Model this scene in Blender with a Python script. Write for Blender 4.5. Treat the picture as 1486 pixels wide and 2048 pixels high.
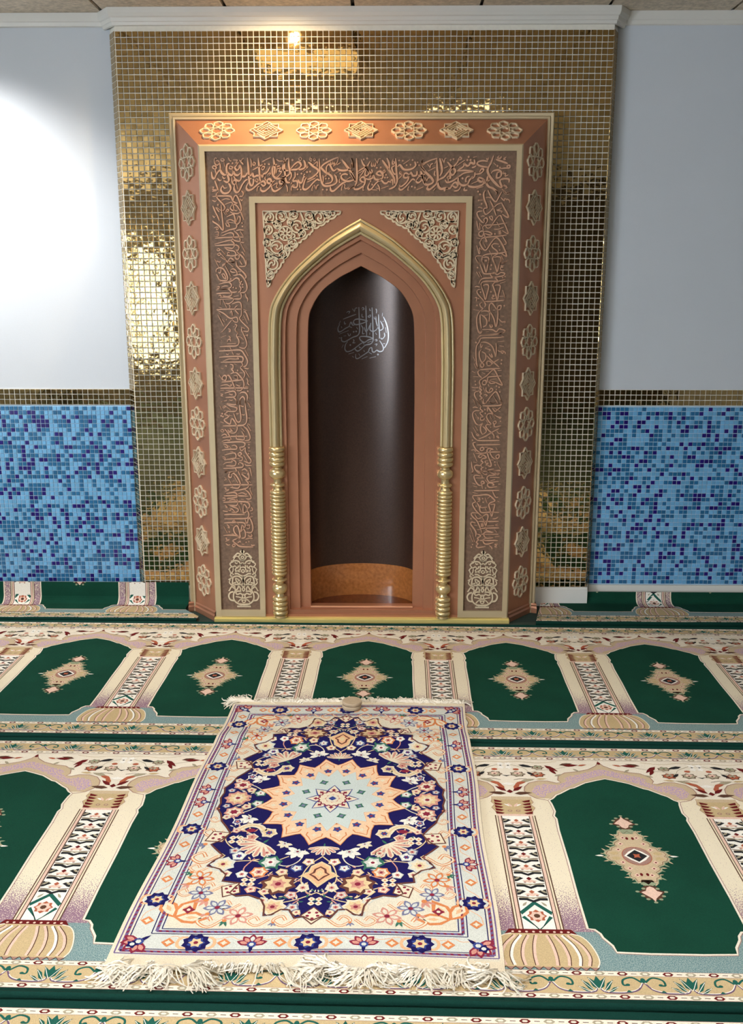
import bpy, math, random
from math import sin, cos, pi, radians, sqrt, atan2, hypot
from mathutils import Vector
# ------------------------------------------------------------------ camera, light, exposure
scn = bpy.context.scene
COL = scn.collection
for _o in list(bpy.data.objects):
    bpy.data.objects.remove(_o)
FPX = 1935.0
cam = bpy.data.objects.new('camera', bpy.data.cameras.new('camera'))
COL.objects.link(cam)
cam.data.sensor_fit = 'VERTICAL'
cam.data.sensor_height = 36.0
cam.data.lens = 36.0 * FPX / 2048.0
cam.data.clip_start = 0.05
cam.location = (0.105, 0.0, 1.5)
cam.rotation_euler = (radians(90 - 13.2), 0, radians(0.8))
scn.camera = cam
vs = scn.view_settings
vs.view_transform = 'Standard'
vs.look = 'None'
vs.gamma = 1.0
vs.use_curve_mapping = False
vs.exposure = 0.0
scn.cycles.use_denoising = True
scn.cycles.max_bounces = 10
scn.cycles.diffuse_bounces = 5
scn.cycles.glossy_bounces = 5
scn.cycles.caustics_reflective = False
scn.cycles.caustics_refractive = False
scn.cycles.sample_clamp_indirect = 6.0

world = bpy.data.worlds.new('world')
scn.world = world
world.use_nodes = True
world.node_tree.nodes['Background'].inputs[0].default_value = (0.6, 0.75, 1.0, 1)
world.node_tree.nodes['Background'].inputs[1].default_value = 0.3

WINDOW_POWER = 13.0         # radiance of the shaded panes behind the camera
SIDE_WINDOW_POWER = 30.0    # radiance of the daylight panes in the left wall
FILL_PANEL_POWER = 5.0          # glow of the four added ceiling fill panels
def lamp(kind, name, loc, power, color, target=None, **kw):
    d = bpy.data.lights.new(name, kind)
    d.energy = power
    d.color = color
    for k, v in kw.items():
        setattr(d, k, v)
    o = bpy.data.objects.new(name, d)
    COL.objects.link(o)
    o.location = loc
    if target is not None:
        o.rotation_euler = (Vector(target) - Vector(loc)).to_track_quat('-Z', 'Y').to_euler()
    return o
lamp('SPOT', 'mihrab_spotlight', (-0.32, 4.12, 2.61), 50, (1.0, 0.74, 0.42), (-0.34, 4.30, 2.05),
     spot_size=radians(150), spot_blend=1.0, shadow_soft_size=0.02)
lamp('SPOT', 'wall_downlight', (-2.00, 3.85, 2.61), 150, (1.0, 0.97, 0.93), (-1.72, 4.55, 1.25),
     spot_size=radians(96), spot_blend=0.85, shadow_soft_size=0.05)
for _x, _y, _p in ((-0.50, 1.75, 17), (0.65, 1.75, 14), (-0.50, -0.6, 8), (0.65, -0.6, 6)):   # added fill lamps, throwing light down on the carpets
    lamp('AREA', 'floor_fill_light', (_x, _y, 2.62), _p, (1.0, 0.97, 0.93), (_x, _y, 0.0), shape='SQUARE', size=0.48, spread=radians(125))

# ------------------------------------------------------------------ materials
def newmat(name):
    m = bpy.data.materials.new(name)
    m.use_nodes = True
    nt = m.node_tree
    b = nt.nodes['Principled BSDF']
    return m, nt, b
def lin(c):
    return tuple(((v / 255.0) / 12.92 if v <= 10 else (((v / 255.0) + 0.055) / 1.055) ** 2.4) for v in c) + (1.0,)
def noise_node(nt, scale, detail=3.0, coord='Object', stretch=None):
    tc = nt.nodes.new('ShaderNodeTexCoord')
    n = nt.nodes.new('ShaderNodeTexNoise')
    n.inputs['Scale'].default_value = scale
    n.inputs['Detail'].default_value = detail
    if stretch:
        mp = nt.nodes.new('ShaderNodeMapping')
        mp.inputs['Scale'].default_value = stretch
        nt.links.new(tc.outputs[coord], mp.inputs['Vector'])
        nt.links.new(mp.outputs['Vector'], n.inputs['Vector'])
    else:
        nt.links.new(tc.outputs[coord], n.inputs['Vector'])
    return n
def ramp(nt, src, stops):
    r = nt.nodes.new('ShaderNodeValToRGB')
    e = r.color_ramp.elements
    while len(e) < len(stops):
        e.new(0.5)
    for el, (p, c) in zip(e, stops):
        el.position = p
        el.color = c
    nt.links.new(src, r.inputs['Fac'])
    return r
def scale_c(c, k):
    return (min(1, c[0] * k), min(1, c[1] * k), min(1, c[2] * k), 1)
def bump(nt, b, src, strength, dist):
    bp = nt.nodes.new('ShaderNodeBump')
    bp.inputs['Strength'].default_value = strength
    bp.inputs['Distance'].default_value = dist
    nt.links.new(src, bp.inputs['Height'])
    nt.links.new(bp.outputs['Normal'], b.inputs['Normal'])
def surf(name, rgb, rough=0.5, metal=0.0, var=0.12, nscale=40.0, bumpd=0.0, bscale=200.0, spec=0.5, coat=0.0):
    m, nt, b = newmat(name)
    c = lin(rgb)
    n = noise_node(nt, nscale, 4)
    r = ramp(nt, n.outputs['Fac'], [(0.3, scale_c(c, 1 - var)), (0.7, scale_c(c, 1 + var))])
    nt.links.new(r.outputs['Color'], b.inputs['Base Color'])
    b.inputs['Roughness'].default_value = rough
    b.inputs['Metallic'].default_value = metal
    b.inputs['Specular IOR Level'].default_value = spec
    b.inputs['Coat Weight'].default_value = coat
    if bumpd:
        n2 = noise_node(nt, bscale, 4)
        bump(nt, b, n2.outputs['Fac'], 0.5, bumpd)
    return m
def pile(name, rgb, var=0.13, cloud=0.05):
    m, nt, b = newmat(name)
    c = lin(rgb)
    n = noise_node(nt, 420, 2)
    r = ramp(nt, n.outputs['Fac'], [(0.3, scale_c(c, 1 - var)), (0.7, scale_c(c, 1 + var))])
    n2 = noise_node(nt, 6, 3)
    r2 = ramp(nt, n2.outputs['Fac'], [(0.35, scale_c((1, 1, 1), 1 - cloud)), (0.65, (1, 1, 1, 1))])
    mx = nt.nodes.new('ShaderNodeMix')
    mx.data_type = 'RGBA'
    mx.blend_type = 'MULTIPLY'
    mx.inputs['Factor'].default_value = 1.0
    nt.links.new(r.outputs['Color'], mx.inputs[6])
    nt.links.new(r2.outputs['Color'], mx.inputs[7])
    nt.links.new(mx.outputs[2], b.inputs['Base Color'])
    b.inputs['Roughness'].default_value = 0.95
    b.inputs['Specular IOR Level'].default_value = 0.12
    n3 = noise_node(nt, 900, 2)
    bump(nt, b, n3.outputs['Fac'], 0.6, 0.002)
    return m
def speckle(name, rgb_a, rgb_b, scale, thr, vgrad=None):
    """wool of two yarns mixed stitch by stitch; with vgrad=(v0, v1) the share of the second yarn falls along the roll's length"""
    m, nt, b = newmat(name)
    n = noise_node(nt, scale, 1)
    f = n.outputs['Fac']
    if vgrad:
        tc = nt.nodes.new('ShaderNodeTexCoord')
        sp = nt.nodes.new('ShaderNodeSeparateXYZ')
        nt.links.new(tc.outputs['Object'], sp.inputs[0])
        mr = nt.nodes.new('ShaderNodeMapRange')
        mr.inputs[1].default_value, mr.inputs[2].default_value = vgrad
        mr.inputs[3].default_value, mr.inputs[4].default_value = -0.16, 0.17
        nt.links.new(sp.outputs['Y'], mr.inputs[0])
        ad = nt.nodes.new('ShaderNodeMath')
        nt.links.new(f, ad.inputs[0])
        nt.links.new(mr.outputs[0], ad.inputs[1])
        f = ad.outputs[0]
    r = ramp(nt, f, [(thr - 0.03, lin(rgb_a)), (thr + 0.03, lin(rgb_b))])
    nt.links.new(r.outputs['Color'], b.inputs['Base Color'])
    b.inputs['Roughness'].default_value = 0.95
    b.inputs['Specular IOR Level'].default_value = 0.1
    n3 = noise_node(nt, 900, 2)
    bump(nt, b, n3.outputs['Fac'], 0.6, 0.002)
    return m
def glass_tile(name, rgb, rough, metal, var, spec=0.5, wob=0.0, bscale=28.0):
    m, nt, b = newmat(name)
    c = lin(rgb)
    g = nt.nodes.new('ShaderNodeNewGeometry')
    r = ramp(nt, g.outputs['Random Per Island'], [(0.0, scale_c(c, 1 - var)), (1.0, scale_c(c, 1 + var))])
    nt.links.new(r.outputs['Color'], b.inputs['Base Color'])
    b.inputs['Roughness'].default_value = rough
    b.inputs['Metallic'].default_value = metal
    b.inputs['Specular IOR Level'].default_value = spec
    if wob:
        n = noise_node(nt, bscale, 2)
        bump(nt, b, n.outputs['Fac'], 1.0, wob)
    return m
def emit(name, rgb, power):
    m, nt, b = newmat(name)
    b.inputs['Base Color'].default_value = (*rgb, 1)
    b.inputs['Emission Color'].default_value = (*rgb, 1)
    b.inputs['Emission Strength'].default_value = power
    return m

M = {}
M['white_wall'] = surf('white_wall_paint', (206, 212, 220), 0.55, var=0.015, nscale=3, bumpd=0.0006, bscale=160)
M['underlay'] = surf('dark_underlay', (38, 56, 48), 0.9, var=0.1, nscale=30)
M['trim'] = surf('white_trim_paint', (222, 220, 214), 0.4, var=0.02, nscale=5)
M['side_wall'] = surf('room_wall_paint', (150, 148, 146), 0.7, var=0.03, nscale=3)
M['back_wall'] = surf('rear_wall_paint', (74, 66, 56), 0.7, var=0.05, nscale=2)
M['ceiling'] = surf('mineral_ceiling_tile', (212, 198, 178), 0.9, var=0.22, nscale=55, bumpd=0.004, bscale=90)
M['ceiling_gap'] = surf('ceiling_grid_dark', (60, 55, 48), 0.7, var=0.05)
M['grout'] = surf('pale_grout', (232, 228, 216), 0.75, var=0.04, nscale=60)
M['grout_blue'] = surf('blue_grout', (176, 206, 228), 0.75, var=0.04, nscale=60)
M['gold_tile'] = glass_tile('gold_glass_tile', (188, 160, 108), 0.055, 1.0, 0.10, wob=0.0007)
M['tile_light'] = glass_tile('light_blue_tile', (112, 174, 218), 0.18, 0.0, 0.10)
M['tile_mid'] = glass_tile('steel_blue_tile', (40, 104, 150), 0.18, 0.0, 0.12)
M['tile_navy'] = glass_tile('navy_tile', (34, 20, 110), 0.18, 0.0, 0.15)
M['copper'] = surf('copper_paint', (182, 126, 97), 0.36, 0.45, 0.05, 9)
M['champagne'] = surf('champagne_paint', (204, 185, 150), 0.36, 0.30, 0.04, 9)
M['brown'] = surf('brown_textured_panel', (122, 96, 78), 0.55, 0.15, 0.22, 90, 0.0012, 260)
M['letter'] = surf('rose_gold_lettering', (208, 162, 134), 0.42, 0.15, 0.05, 20)
M['filigree'] = surf('pale_bronze_filigree', (222, 204, 174), 0.42, 0.15, 0.05, 20)
M['old_gold'] = surf('old_gold_paint', (222, 200, 150), 0.26, 0.70, 0.04, 14)
M['arch_gold'] = surf('pale_gold_paint', (218, 200, 156), 0.33, 0.40, 0.04, 14)
M['bright_gold'] = surf('polished_brass', (246, 224, 142), 0.25, 0.35, 0.04, 14)
M['niche'] = surf('dark_brown_niche', (64, 45, 38), 0.30, 0.25, 0.22, 160, 0.0003, 300)
M['copper_edge'] = surf('bright_copper_edge', (236, 178, 140), 0.28, 0.3, 0.04, 9)
M['silver'] = surf('silver_lettering', (150, 150, 154), 0.34, 0.85, 0.05, 20)
M['burl'] = surf('burl_veneer', (168, 104, 54), 0.22, 0.0, 0.22, 70, coat=0.4)
M['red_wood'] = surf('red_lacquer_floor', (96, 38, 22), 0.16, 0.0, 0.12, 8, coat=0.6)
M['clay'] = surf('grey_brown_clay', (178, 158, 132), 0.85, 0.0, 0.06, 60, 0.0006, 300)
M['pane'] = emit('daylight_pane', (0.86, 0.94, 1.0), WINDOW_POWER)
M['side_pane'] = emit('side_daylight_pane', (0.84, 0.92, 1.0), SIDE_WINDOW_POWER)
M['diffuser'] = emit('fill_lamp_diffuser', (1.0, 0.97, 0.92), FILL_PANEL_POWER)
M['dim_diffuser'] = emit('dim_lamp_diffuser', (1.0, 0.80, 0.50), 1.3)
P = {}
for k, rgb in dict(green=(18, 67, 51), lip=(14, 54, 46), ivory=(236, 226, 208), cream=(228, 216, 188), tan=(198, 174, 132), beige=(202, 180, 148),
                   pink=(228, 194, 176), maroon=(104, 28, 28), brown=(92, 62, 48), grey=(168, 158, 134), teal=(34, 92, 80), slate=(128, 156, 160),
                   white=(244, 238, 228), black=(40, 40, 42), rust=(176, 96, 70), lilac=(176, 156, 186), gold=(196, 158, 100), mauve=(164, 128, 116),
                   purple=(112, 86, 110), sage=(150, 160, 130)).items():
    P[k] = pile('carpet_' + k, rgb, cloud=0.16 if k == 'green' else 0.05)
P['column_side'] = speckle('carpet_cream_flecked', (146, 114, 132), (232, 220, 194), 330, 0.46, (0.29, 0.47))
P['arch_fleck'] = speckle('carpet_lilac_flecked', (178, 152, 190), (214, 186, 152), 240, 0.5)
P['teal_fleck'] = speckle('carpet_teal_flecked', (98, 130, 134), (150, 168, 164), 420, 0.5)
R = {}
for k, rgb in dict(cream=(228, 214, 188), ivory=(222, 213, 192), pale=(208, 210, 202), navy=(28, 24, 84), purple=(112, 94, 138), maroon=(134, 42, 62), peach=(232, 180, 138),
                   orange=(212, 132, 82), sky=(200, 210, 206), blue=(58, 72, 136), green=(60, 112, 92), rose=(206, 146, 130), white=(238, 232, 220), sand=(222, 196, 152),
                   brown=(104, 62, 54), smoke=(120, 122, 150), lightpeach=(236, 200, 164)).items():
    R[k] = pile('rug_' + k, rgb, var=0.16, cloud=0.07)
R['fringe'] = pile('cotton_fringe', (238, 230, 214), var=0.08)

# ------------------------------------------------------------------ mesh helpers
def spline(pts, closed=False, n=6):
    """Catmull-Rom through pts"""
    P_ = [Vector(p) for p in pts]
    if len(P_) < 3:
        return P_
    out = []
    m = len(P_)
    rng = range(m) if closed else range(m - 1)
    for i in rng:
        p0 = P_[(i - 1) % m] if closed or i > 0 else P_[0] * 2 - P_[1]
        p1, p2 = P_[i], P_[(i + 1) % m]
        p3 = P_[(i + 2) % m] if closed or i + 2 < m else P_[-1] * 2 - P_[-2]
        for k in range(n):
            t = k / n
            out.append(0.5 * ((2 * p1) + (p2 - p0) * t + (2 * p0 - 5 * p1 + 4 * p2 - p3) * t * t + (3 * p1 - p0 - 3 * p2 + p3) * t ** 3))
    if not closed:
        out.append(P_[-1])
    return out
class MB:
    """collects verts and faces of ONE mesh object"""
    def __init__(s):
        s.v, s.f, s.m, s.mats = [], [], [], []
    def mat(s, m):
        if m not in s.mats:
            s.mats.append(m)
        return s.mats.index(m)
    def face(s, pts, m):
        i = len(s.v)
        s.v += [tuple(p) for p in pts]
        s.f.append(list(range(i, i + len(pts))))
        s.m.append(s.mat(m))
    def box(s, a, b, m):
        (x0, y0, z0), (x1, y1, z1) = a, b
        i = len(s.v)
        s.v += [(x, y, z) for z in (z0, z1) for y in (y0, y1) for x in (x0, x1)]
        for q in ((0, 2, 3, 1), (4, 5, 7, 6), (0, 1, 5, 4), (2, 6, 7, 3), (0, 4, 6, 2), (1, 3, 7, 5)):
            s.f.append([i + k for k in q])
            s.m.append(s.mat(m))
    def skin(s, rows, m, closed=False, flip=False):
        """quads between successive polylines of equal length"""
        i = len(s.v)
        n = len(rows[0])
        for r in rows:
            s.v += [tuple(p) for p in r]
        k = s.mat(m)
        for a in range(len(rows) - 1):
            for j in range(n if closed else n - 1):
                q = [i + a * n + j, i + a * n + (j + 1) % n, i + (a + 1) * n + (j + 1) % n, i + (a + 1) * n + j]
                s.f.append(q[::-1] if flip else q)
                s.m.append(k)
    def build(s, name, parent=None, smooth=False, origin=(0, 0, 0)):
        me = bpy.data.meshes.new(name)
        o3 = Vector(origin)
        me.from_pydata([tuple(Vector(p) - o3) for p in s.v], [], s.f)
        for m in s.mats:
            me.materials.append(m)
        me.polygons.foreach_set('material_index', s.m)
        if smooth:
            me.polygons.foreach_set('use_smooth', [True] * len(s.f))
        me.update()
        o = bpy.data.objects.new(name, me)
        COL.objects.link(o)
        o.location = o3
        if parent:
            o.parent = parent
            o.location = o3 - world_loc(parent)
        if smooth:
            try:
                me.set_sharp_from_angle(angle=radians(38))
            except Exception:
                pass
        return o
def world_loc(o):
    l = Vector(o.location)
    while o.parent:
        o = o.parent
        l += Vector(o.location)
    return l
def empty(name, loc):
    o = bpy.data.objects.new(name, None)
    COL.objects.link(o)
    o.location = loc
    o.empty_display_size = 0.1
    return o
def tag(o, label, cat, group=None, kind=None):
    o['label'] = label
    o['category'] = cat
    if group:
        o['group'] = group
    if kind:
        o['kind'] = kind
    return o
def struct(o):
    o['kind'] = 'structure'
    return o
def ribbon(mb, pts, w, h, place, m, nib=None, taper=True, c=0.80):
    """a raised stroke: pts 2-D, w full width, h height; place(x, y, h) -> 3-D"""
    pts = [Vector(p) for p in pts]
    n = len(pts)
    if n < 2:
        return
    L_, R_ = [], []
    for i, p in enumerate(pts):
        t = pts[min(i + 1, n - 1)] - pts[max(i - 1, 0)]
        if t.length < 1e-9:
            t = Vector((1, 0))
        t.normalize()
        nn = Vector((-t.y, t.x))
        k = 1.0
        if nib is not None:
            k = 0.66 + 0.42 * abs(sin(atan2(t.y, t.x) - nib))
        if taper:
            e = min(i, n - 1 - i) / max(1.0, (n - 1) * 0.5)
            k *= 0.55 + 0.45 * min(1.0, e * 3.0)
        L_.append(p + nn * w * k / 2)
        R_.append(p - nn * w * k / 2)
    def mix(a, b, f):
        return a + (b - a) * f
    rows = [[place(a.x, a.y, 0) for a in L_],
            [place(*mix((a + b) / 2, a, c), h) for a, b in zip(L_, R_)],
            [place(*mix((a + b) / 2, b, c), h) for a, b in zip(L_, R_)],
            [place(b.x, b.y, 0) for b in R_]]
    mb.skin(rows, m)
    for i in (0, n - 1):
        q = [r[i] for r in rows]
        mb.face(q if i == 0 else q[::-1], m)
def plate(mb, pts, h0, h1, place, m):
    """an extruded flat outline"""
    mb.face([place(x, y, h1) for x, y in pts], m)
    n = len(pts)
    for i in range(n):
        a, b = pts[i], pts[(i + 1) % n]
        mb.face([place(a[0], a[1], h0), place(b[0], b[1], h0), place(b[0], b[1], h1), place(a[0], a[1], h1)], m)
def strokes(mb, data, h, place, m, nib=0.9, mirror=False, scale=0.0005, wk=1.0, taper=True):
    for item in data.split(';'):
        dot = item[0] == 'D'
        v = [float(t) for t in item.lstrip('D').split()]
        w = v[0] * scale * wk
        p = [(v[i] * scale, v[i + 1] * scale) for i in range(1, len(v), 2)]
        if dot:
            x, y = p[0]
            r = w * 0.72
            plate(mb, [(x - r, y), (x, y - r * 1.05), (x + r, y), (x, y + r * 1.05)], 0, h, place, m)
            continue
        q = spline(p, n=5)
        ribbon(mb, q, w, h, place, m, nib, taper)
        if mirror:
            ribbon(mb, [(-a.x, a.y) for a in q][::-1], w, h, place, m, nib, taper)
def circle(cx, cy, r, n=16, a0=0.0, ry=None):
    ry = r if ry is None else ry
    return [(cx + r * cos(a0 + 2 * pi * i / n), cy + ry * sin(a0 + 2 * pi * i / n)) for i in range(n)]
# ------------------------------------------------------------------ the room
YF, YP, YB, YW, YL = 4.225, 4.240, 4.385, 4.480, 4.550
ZC = 2.645
XL, XR, YR = -4.0, 3.6, -3.0
mb = MB(); mb.box((XL, YR, -0.10), (XR, YL + 0.1, -0.013), M['underlay']); struct(mb.build('floor'))
mb = MB(); mb.box((XL, YL, -0.013), (XR, YL + 0.1, ZC + 0.05), M['white_wall']); struct(mb.build('wall_front'))
SIDE = [(-2.7, -1.3), (-0.9, 0.5)]
mb = MB()
ys = [YR, SIDE[0][0], SIDE[0][1], SIDE[1][0], SIDE[1][1], YL + 0.1]
for i in range(5):
    if i in (1, 3):
        mb.box((XL - 0.1, ys[i], -0.013), (XL, ys[i + 1], 0.75), M['side_wall'])
        mb.box((XL - 0.1, ys[i], 2.15), (XL, ys[i + 1], ZC + 0.05), M['side_wall'])
    else:
        mb.box((XL - 0.1, ys[i], -0.013), (XL, ys[i + 1], ZC + 0.05), M['side_wall'])
struct(mb.build('wall_left'))
for i, (a, b) in enumerate(SIDE):
    mb = MB(); mb.box((XL - 0.09, a, 0.75), (XL - 0.07, b, 2.15), M['side_pane']); w = struct(mb.build('window_%d' % (i + 3)))
    mb = MB()
    for y in (a, (a + b) / 2 - 0.02, b - 0.04):
        mb.box((XL - 0.065, y, 0.75), (XL - 0.02, y + 0.04, 2.15), M['trim'])
    for z in (0.75, 2.11):
        mb.box((XL - 0.065, a, z), (XL - 0.02, b, z + 0.04), M['trim'])
    mb.build('window_frame', w)
mb = MB(); mb.box((XR, YR, -0.013), (XR + 0.1, YL + 0.1, ZC + 0.05), M['side_wall']); struct(mb.build('wall_right'))
WIN = [(-3.92, -3.10), (-3.00, -2.45)]
WZ0, WZ1 = 0.60, 1.90
mb = MB()                                                    # rear wall with two window openings
xs = [XL, WIN[0][0], WIN[0][1], WIN[1][0], WIN[1][1], XR]
for i in range(5):
    if i in (1, 3):
        mb.box((xs[i], YR - 0.1, -0.013), (xs[i + 1], YR, WZ0), M['back_wall'])
        mb.box((xs[i], YR - 0.1, WZ1), (xs[i + 1], YR, ZC + 0.05), M['back_wall'])
    else:
        mb.box((xs[i], YR - 0.1, -0.013), (xs[i + 1], YR, ZC + 0.05), M['back_wall'])
struct(mb.build('wall_back'))
for i, (a, b) in enumerate(WIN):
    mb = MB(); mb.box((a, YR - 0.09, WZ0), (b, YR - 0.07, WZ1), M['pane']); w = struct(mb.build('window_%d' % (i + 1)))
    mb = MB()
    for x in (a, (a + b) / 2 - 0.02, b - 0.04):
        mb.box((x, YR - 0.065, WZ0), (x + 0.04, YR - 0.02, WZ1), M['trim'])
    for z in (WZ0, WZ1 - 0.04):
        mb.box((a, YR - 0.065, z), (b, YR - 0.02, z + 0.04), M['trim'])
    mb.build('window_frame', w)
    mb = MB()                                                # half-open slatted blind
    z = WZ0 + 0.05
    while z < WZ1 - 0.06:
        mb.box((a + 0.01, YR - 0.016, z), (b - 0.01, YR - 0.010, z + 0.035 + 0.02 * sin(z * 9.0)), M['back_wall'])
        z += 0.085
    mb.build('window_blind', w)
# suspended ceiling: mineral tiles in a dark recessed grid
mb = MB(); mb.box((XL, YR, ZC + 0.012), (XR, YL, ZC + 0.05), M['ceiling_gap'])
GX, PIT = -0.036, 0.5405
k0, k1 = int((XL - GX) / PIT) - 1, int((XR - GX) / PIT) + 1
for i in range(k0, k1 + 1):
    for j in range(-16, 2):
        x0, x1 = max(XL, GX + i * PIT + 0.008), min(XR, GX + (i + 1) * PIT - 0.008)
        y0, y1 = max(YR, 4.02 + j * PIT + 0.008), min(YL, 4.02 + (j + 1) * PIT - 0.008)
        if x1 - x0 > 0.02 and y1 - y0 > 0.02:
            mb.box((x0, y0, ZC), (x1, y1, ZC + 0.012), M['ceiling'])
struct(mb.build('ceiling'))
# the projecting wall piece behind the mihrab, with slightly splayed sides
PX0, PX1, QX0, QX1 = -1.056, 1.074, -1.095, 1.104
mb = MB()
mb.face([(PX0, YW, -0.013), (PX1, YW, -0.013), (PX1, YW, ZC), (PX0, YW, ZC)], M['grout'])
mb.face([(QX0, YL, -0.013), (PX0, YW, -0.013), (PX0, YW, ZC), (QX0, YL, ZC)], M['grout'])
mb.face([(PX1, YW, -0.013), (QX1, YL, -0.013), (QX1, YL, ZC), (PX1, YW, ZC)], M['grout'])
mb.face([(QX0, YL, -0.013), (QX1, YL, -0.013), (PX1, YW, -0.013), (PX0, YW, -0.013)], M['grout'])
mb.face([(QX0, YL, ZC), (PX0, YW, ZC), (PX1, YW, ZC), (QX1, YL, ZC)], M['grout'])
mb.face([(QX0, YL, -0.013), (QX0, YL, ZC), (QX1, YL, ZC), (QX1, YL, -0.013)], M['grout'])
struct(mb.build('wall_center'))
def crown(name, path, prof):
    mb = MB()
    rows = []
    for o, z in prof:
        rows.append([(x + nx * o, y + ny * o, z) for x, y, nx, ny in path])
    mb.skin(rows, M['trim'], closed=False)
    struct(mb.build(name))
cp = [(0.001, 2.576), (0.010, 2.578), (0.012, 2.590), (0.016, 2.592), (0.018, 2.606), (0.024, 2.610), (0.030, 2.622), (0.031, 2.644)]
crown('trim_1', [(QX0 - 0.02, YL, -0.9, -0.42), (PX0, YW, -0.62, -1.0), (PX1, YW, 0.62, -1.0), (QX1 + 0.02, YL, 0.9, -0.42)], cp)
cq = [(0.001, 2.588), (0.008, 2.592), (0.010, 2.606), (0.013, 2.610), (0.015, 2.644)]
crown('trim_2', [(XL, YL, 0, -1), (QX0 - 0.01, YL, 0, -1)], cq)
crown('trim_3', [(QX1 + 0.01, YL, 0, -1), (XR, YL, 0, -1)], cq)
for nm, x0, x1 in (('baseboard_left', XL, QX0), ('baseboard_right', QX1, XR)):
    mb = MB(); mb.box((x0, YL - 0.010, -0.013), (x1, YL, 0.072), M['trim']); struct(mb.build(nm))
mb = MB()
for x0, x1 in ((PX0 - 0.004, -0.80), (0.80, PX1 + 0.010)):
    mb.box((x0, YW - 0.012, -0.013), (x1, YW, 0.070), M['trim'])
    mb.box((x0, YW - 0.006, 0.070), (x1, YW, 0.080), M['trim'])
struct(mb.build('baseboard_center'))

def tiles(mb, org, u, v, nrm, nu, nv, pitch, gap, pick, rng, tilt=0.005, skip=None, h=0.0035):
    org, u, v, nrm = Vector(org), Vector(u), Vector(v), Vector(nrm)
    a = (pitch - gap) / 2
    for j in range(nv):
        for i in range(nu):
            cx, cy = (i + 0.5) * pitch + rng.uniform(-1, 1) * 0.0003, (j + 0.5) * pitch + rng.uniform(-1, 1) * 0.0003
            if skip and skip(cx, cy):
                continue
            tx, ty = rng.gauss(0, tilt), rng.gauss(0, tilt)
            rows = []
            for e, hh in ((a, 0.0), (a, h * 0.6), (a - 0.0009, h)):
                rows.append([org + u * (cx + sx * e) + v * (cy + sy * e) + nrm * (hh + (sx * e * tx + sy * e * ty if hh == h else 0)) for sx, sy in ((-1, -1), (1, -1), (1, 1), (-1, 1))])
            m = pick(rng)
            i0 = len(mb.v)
            for r in rows:
                mb.v += [tuple(p) for p in r]
            k = mb.mat(m)
            for l in (0, 1):
                for q in range(4):
                    mb.f.append([i0 + l * 4 + q, i0 + l * 4 + (q + 1) % 4, i0 + (l + 1) * 4 + (q + 1) % 4, i0 + (l + 1) * 4 + q]); mb.m.append(k)
            mb.f.append([i0 + 8, i0 + 9, i0 + 10, i0 + 11]); mb.m.append(k)
rng = random.Random(7)
gold = lambda r: M['gold_tile']
PG = 0.0248
mb = MB()
nz = int((2.576 - 0.080) / PG)
tiles(mb, (PX0, YW, 0.080), (1, 0, 0), (0, 0, 1), (0, -1, 0), 86, nz, (PX1 - PX0) / 86, 0.0034, gold, rng,
      skip=lambda x, z: abs(PX0 + x) < 0.79 and z + 0.08 < 2.185)
su = Vector((PX0 - QX0, YW - YL, 0)); sl = su.length; su.normalize()
tiles(mb, (QX0, YL, 0.080), su, (0, 0, 1), (su.y, -su.x, 0), 3, nz, PG, 0.0034, gold, rng)
su = Vector((QX1 - PX1, YL - YW, 0)).normalized()
tiles(mb, (PX1, YW, 0.080), su, (0, 0, 1), (su.y, -su.x, 0), 3, nz, PG, 0.0034, gold, rng)
tag(mb.build('mosaic_surround', origin=(0, YW, 0.08)), 'large gold glass mosaic facing on the projecting wall around the mihrab', 'mosaic')
PBt = 0.0206
def blue(r):
    t = r.random()
    return M['tile_light'] if t < 0.47 else (M['tile_mid'] if t < 0.83 else M['tile_navy'])
for side, x0, x1 in (('left', -2.2, QX0 - 0.001), ('right', QX1 + 0.001, 2.3)):
    mb = MB()
    mb.box((x0, YL - 0.005, 0.074), (x1, YL - 0.0015, 0.948), M['grout_blue'])
    n = int((x1 - x0) / PBt)
    ox = x1 - n * PBt if side == 'left' else x0
    tiles(mb, (ox, YL - 0.005, 0.078), (1, 0, 0), (0, 0, 1), (0, -1, 0), n, 42, PBt, 0.0030, blue, rng, tilt=0.006)
    tag(mb.build('mosaic_dado', origin=((x0 + x1) / 2, YL, 0.07)), 'blue and navy glass mosaic dado on the white wall %s of the gold mosaic' % side, 'mosaic', 'blue mosaic dados beside the mihrab wall')
    mb = MB()
    mb.box((x0, YL - 0.005, 0.9495), (x1, YL - 0.0015, 1.024), M['grout'])
    n = int((x1 - x0) / PG)
    ox = x1 - n * PG if side == 'left' else x0
    tiles(mb, (ox, YL - 0.005, 0.950), (1, 0, 0), (0, 0, 1), (0, -1, 0), n, 3, PG, 0.0034, gold, rng)
    tag(mb.build('mosaic_border', origin=((x0 + x1) / 2, YL, 0.948)), 'narrow gold mosaic strip topping the blue dado %s of the mihrab' % side, 'mosaic', 'gold strips over the blue dados')
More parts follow.
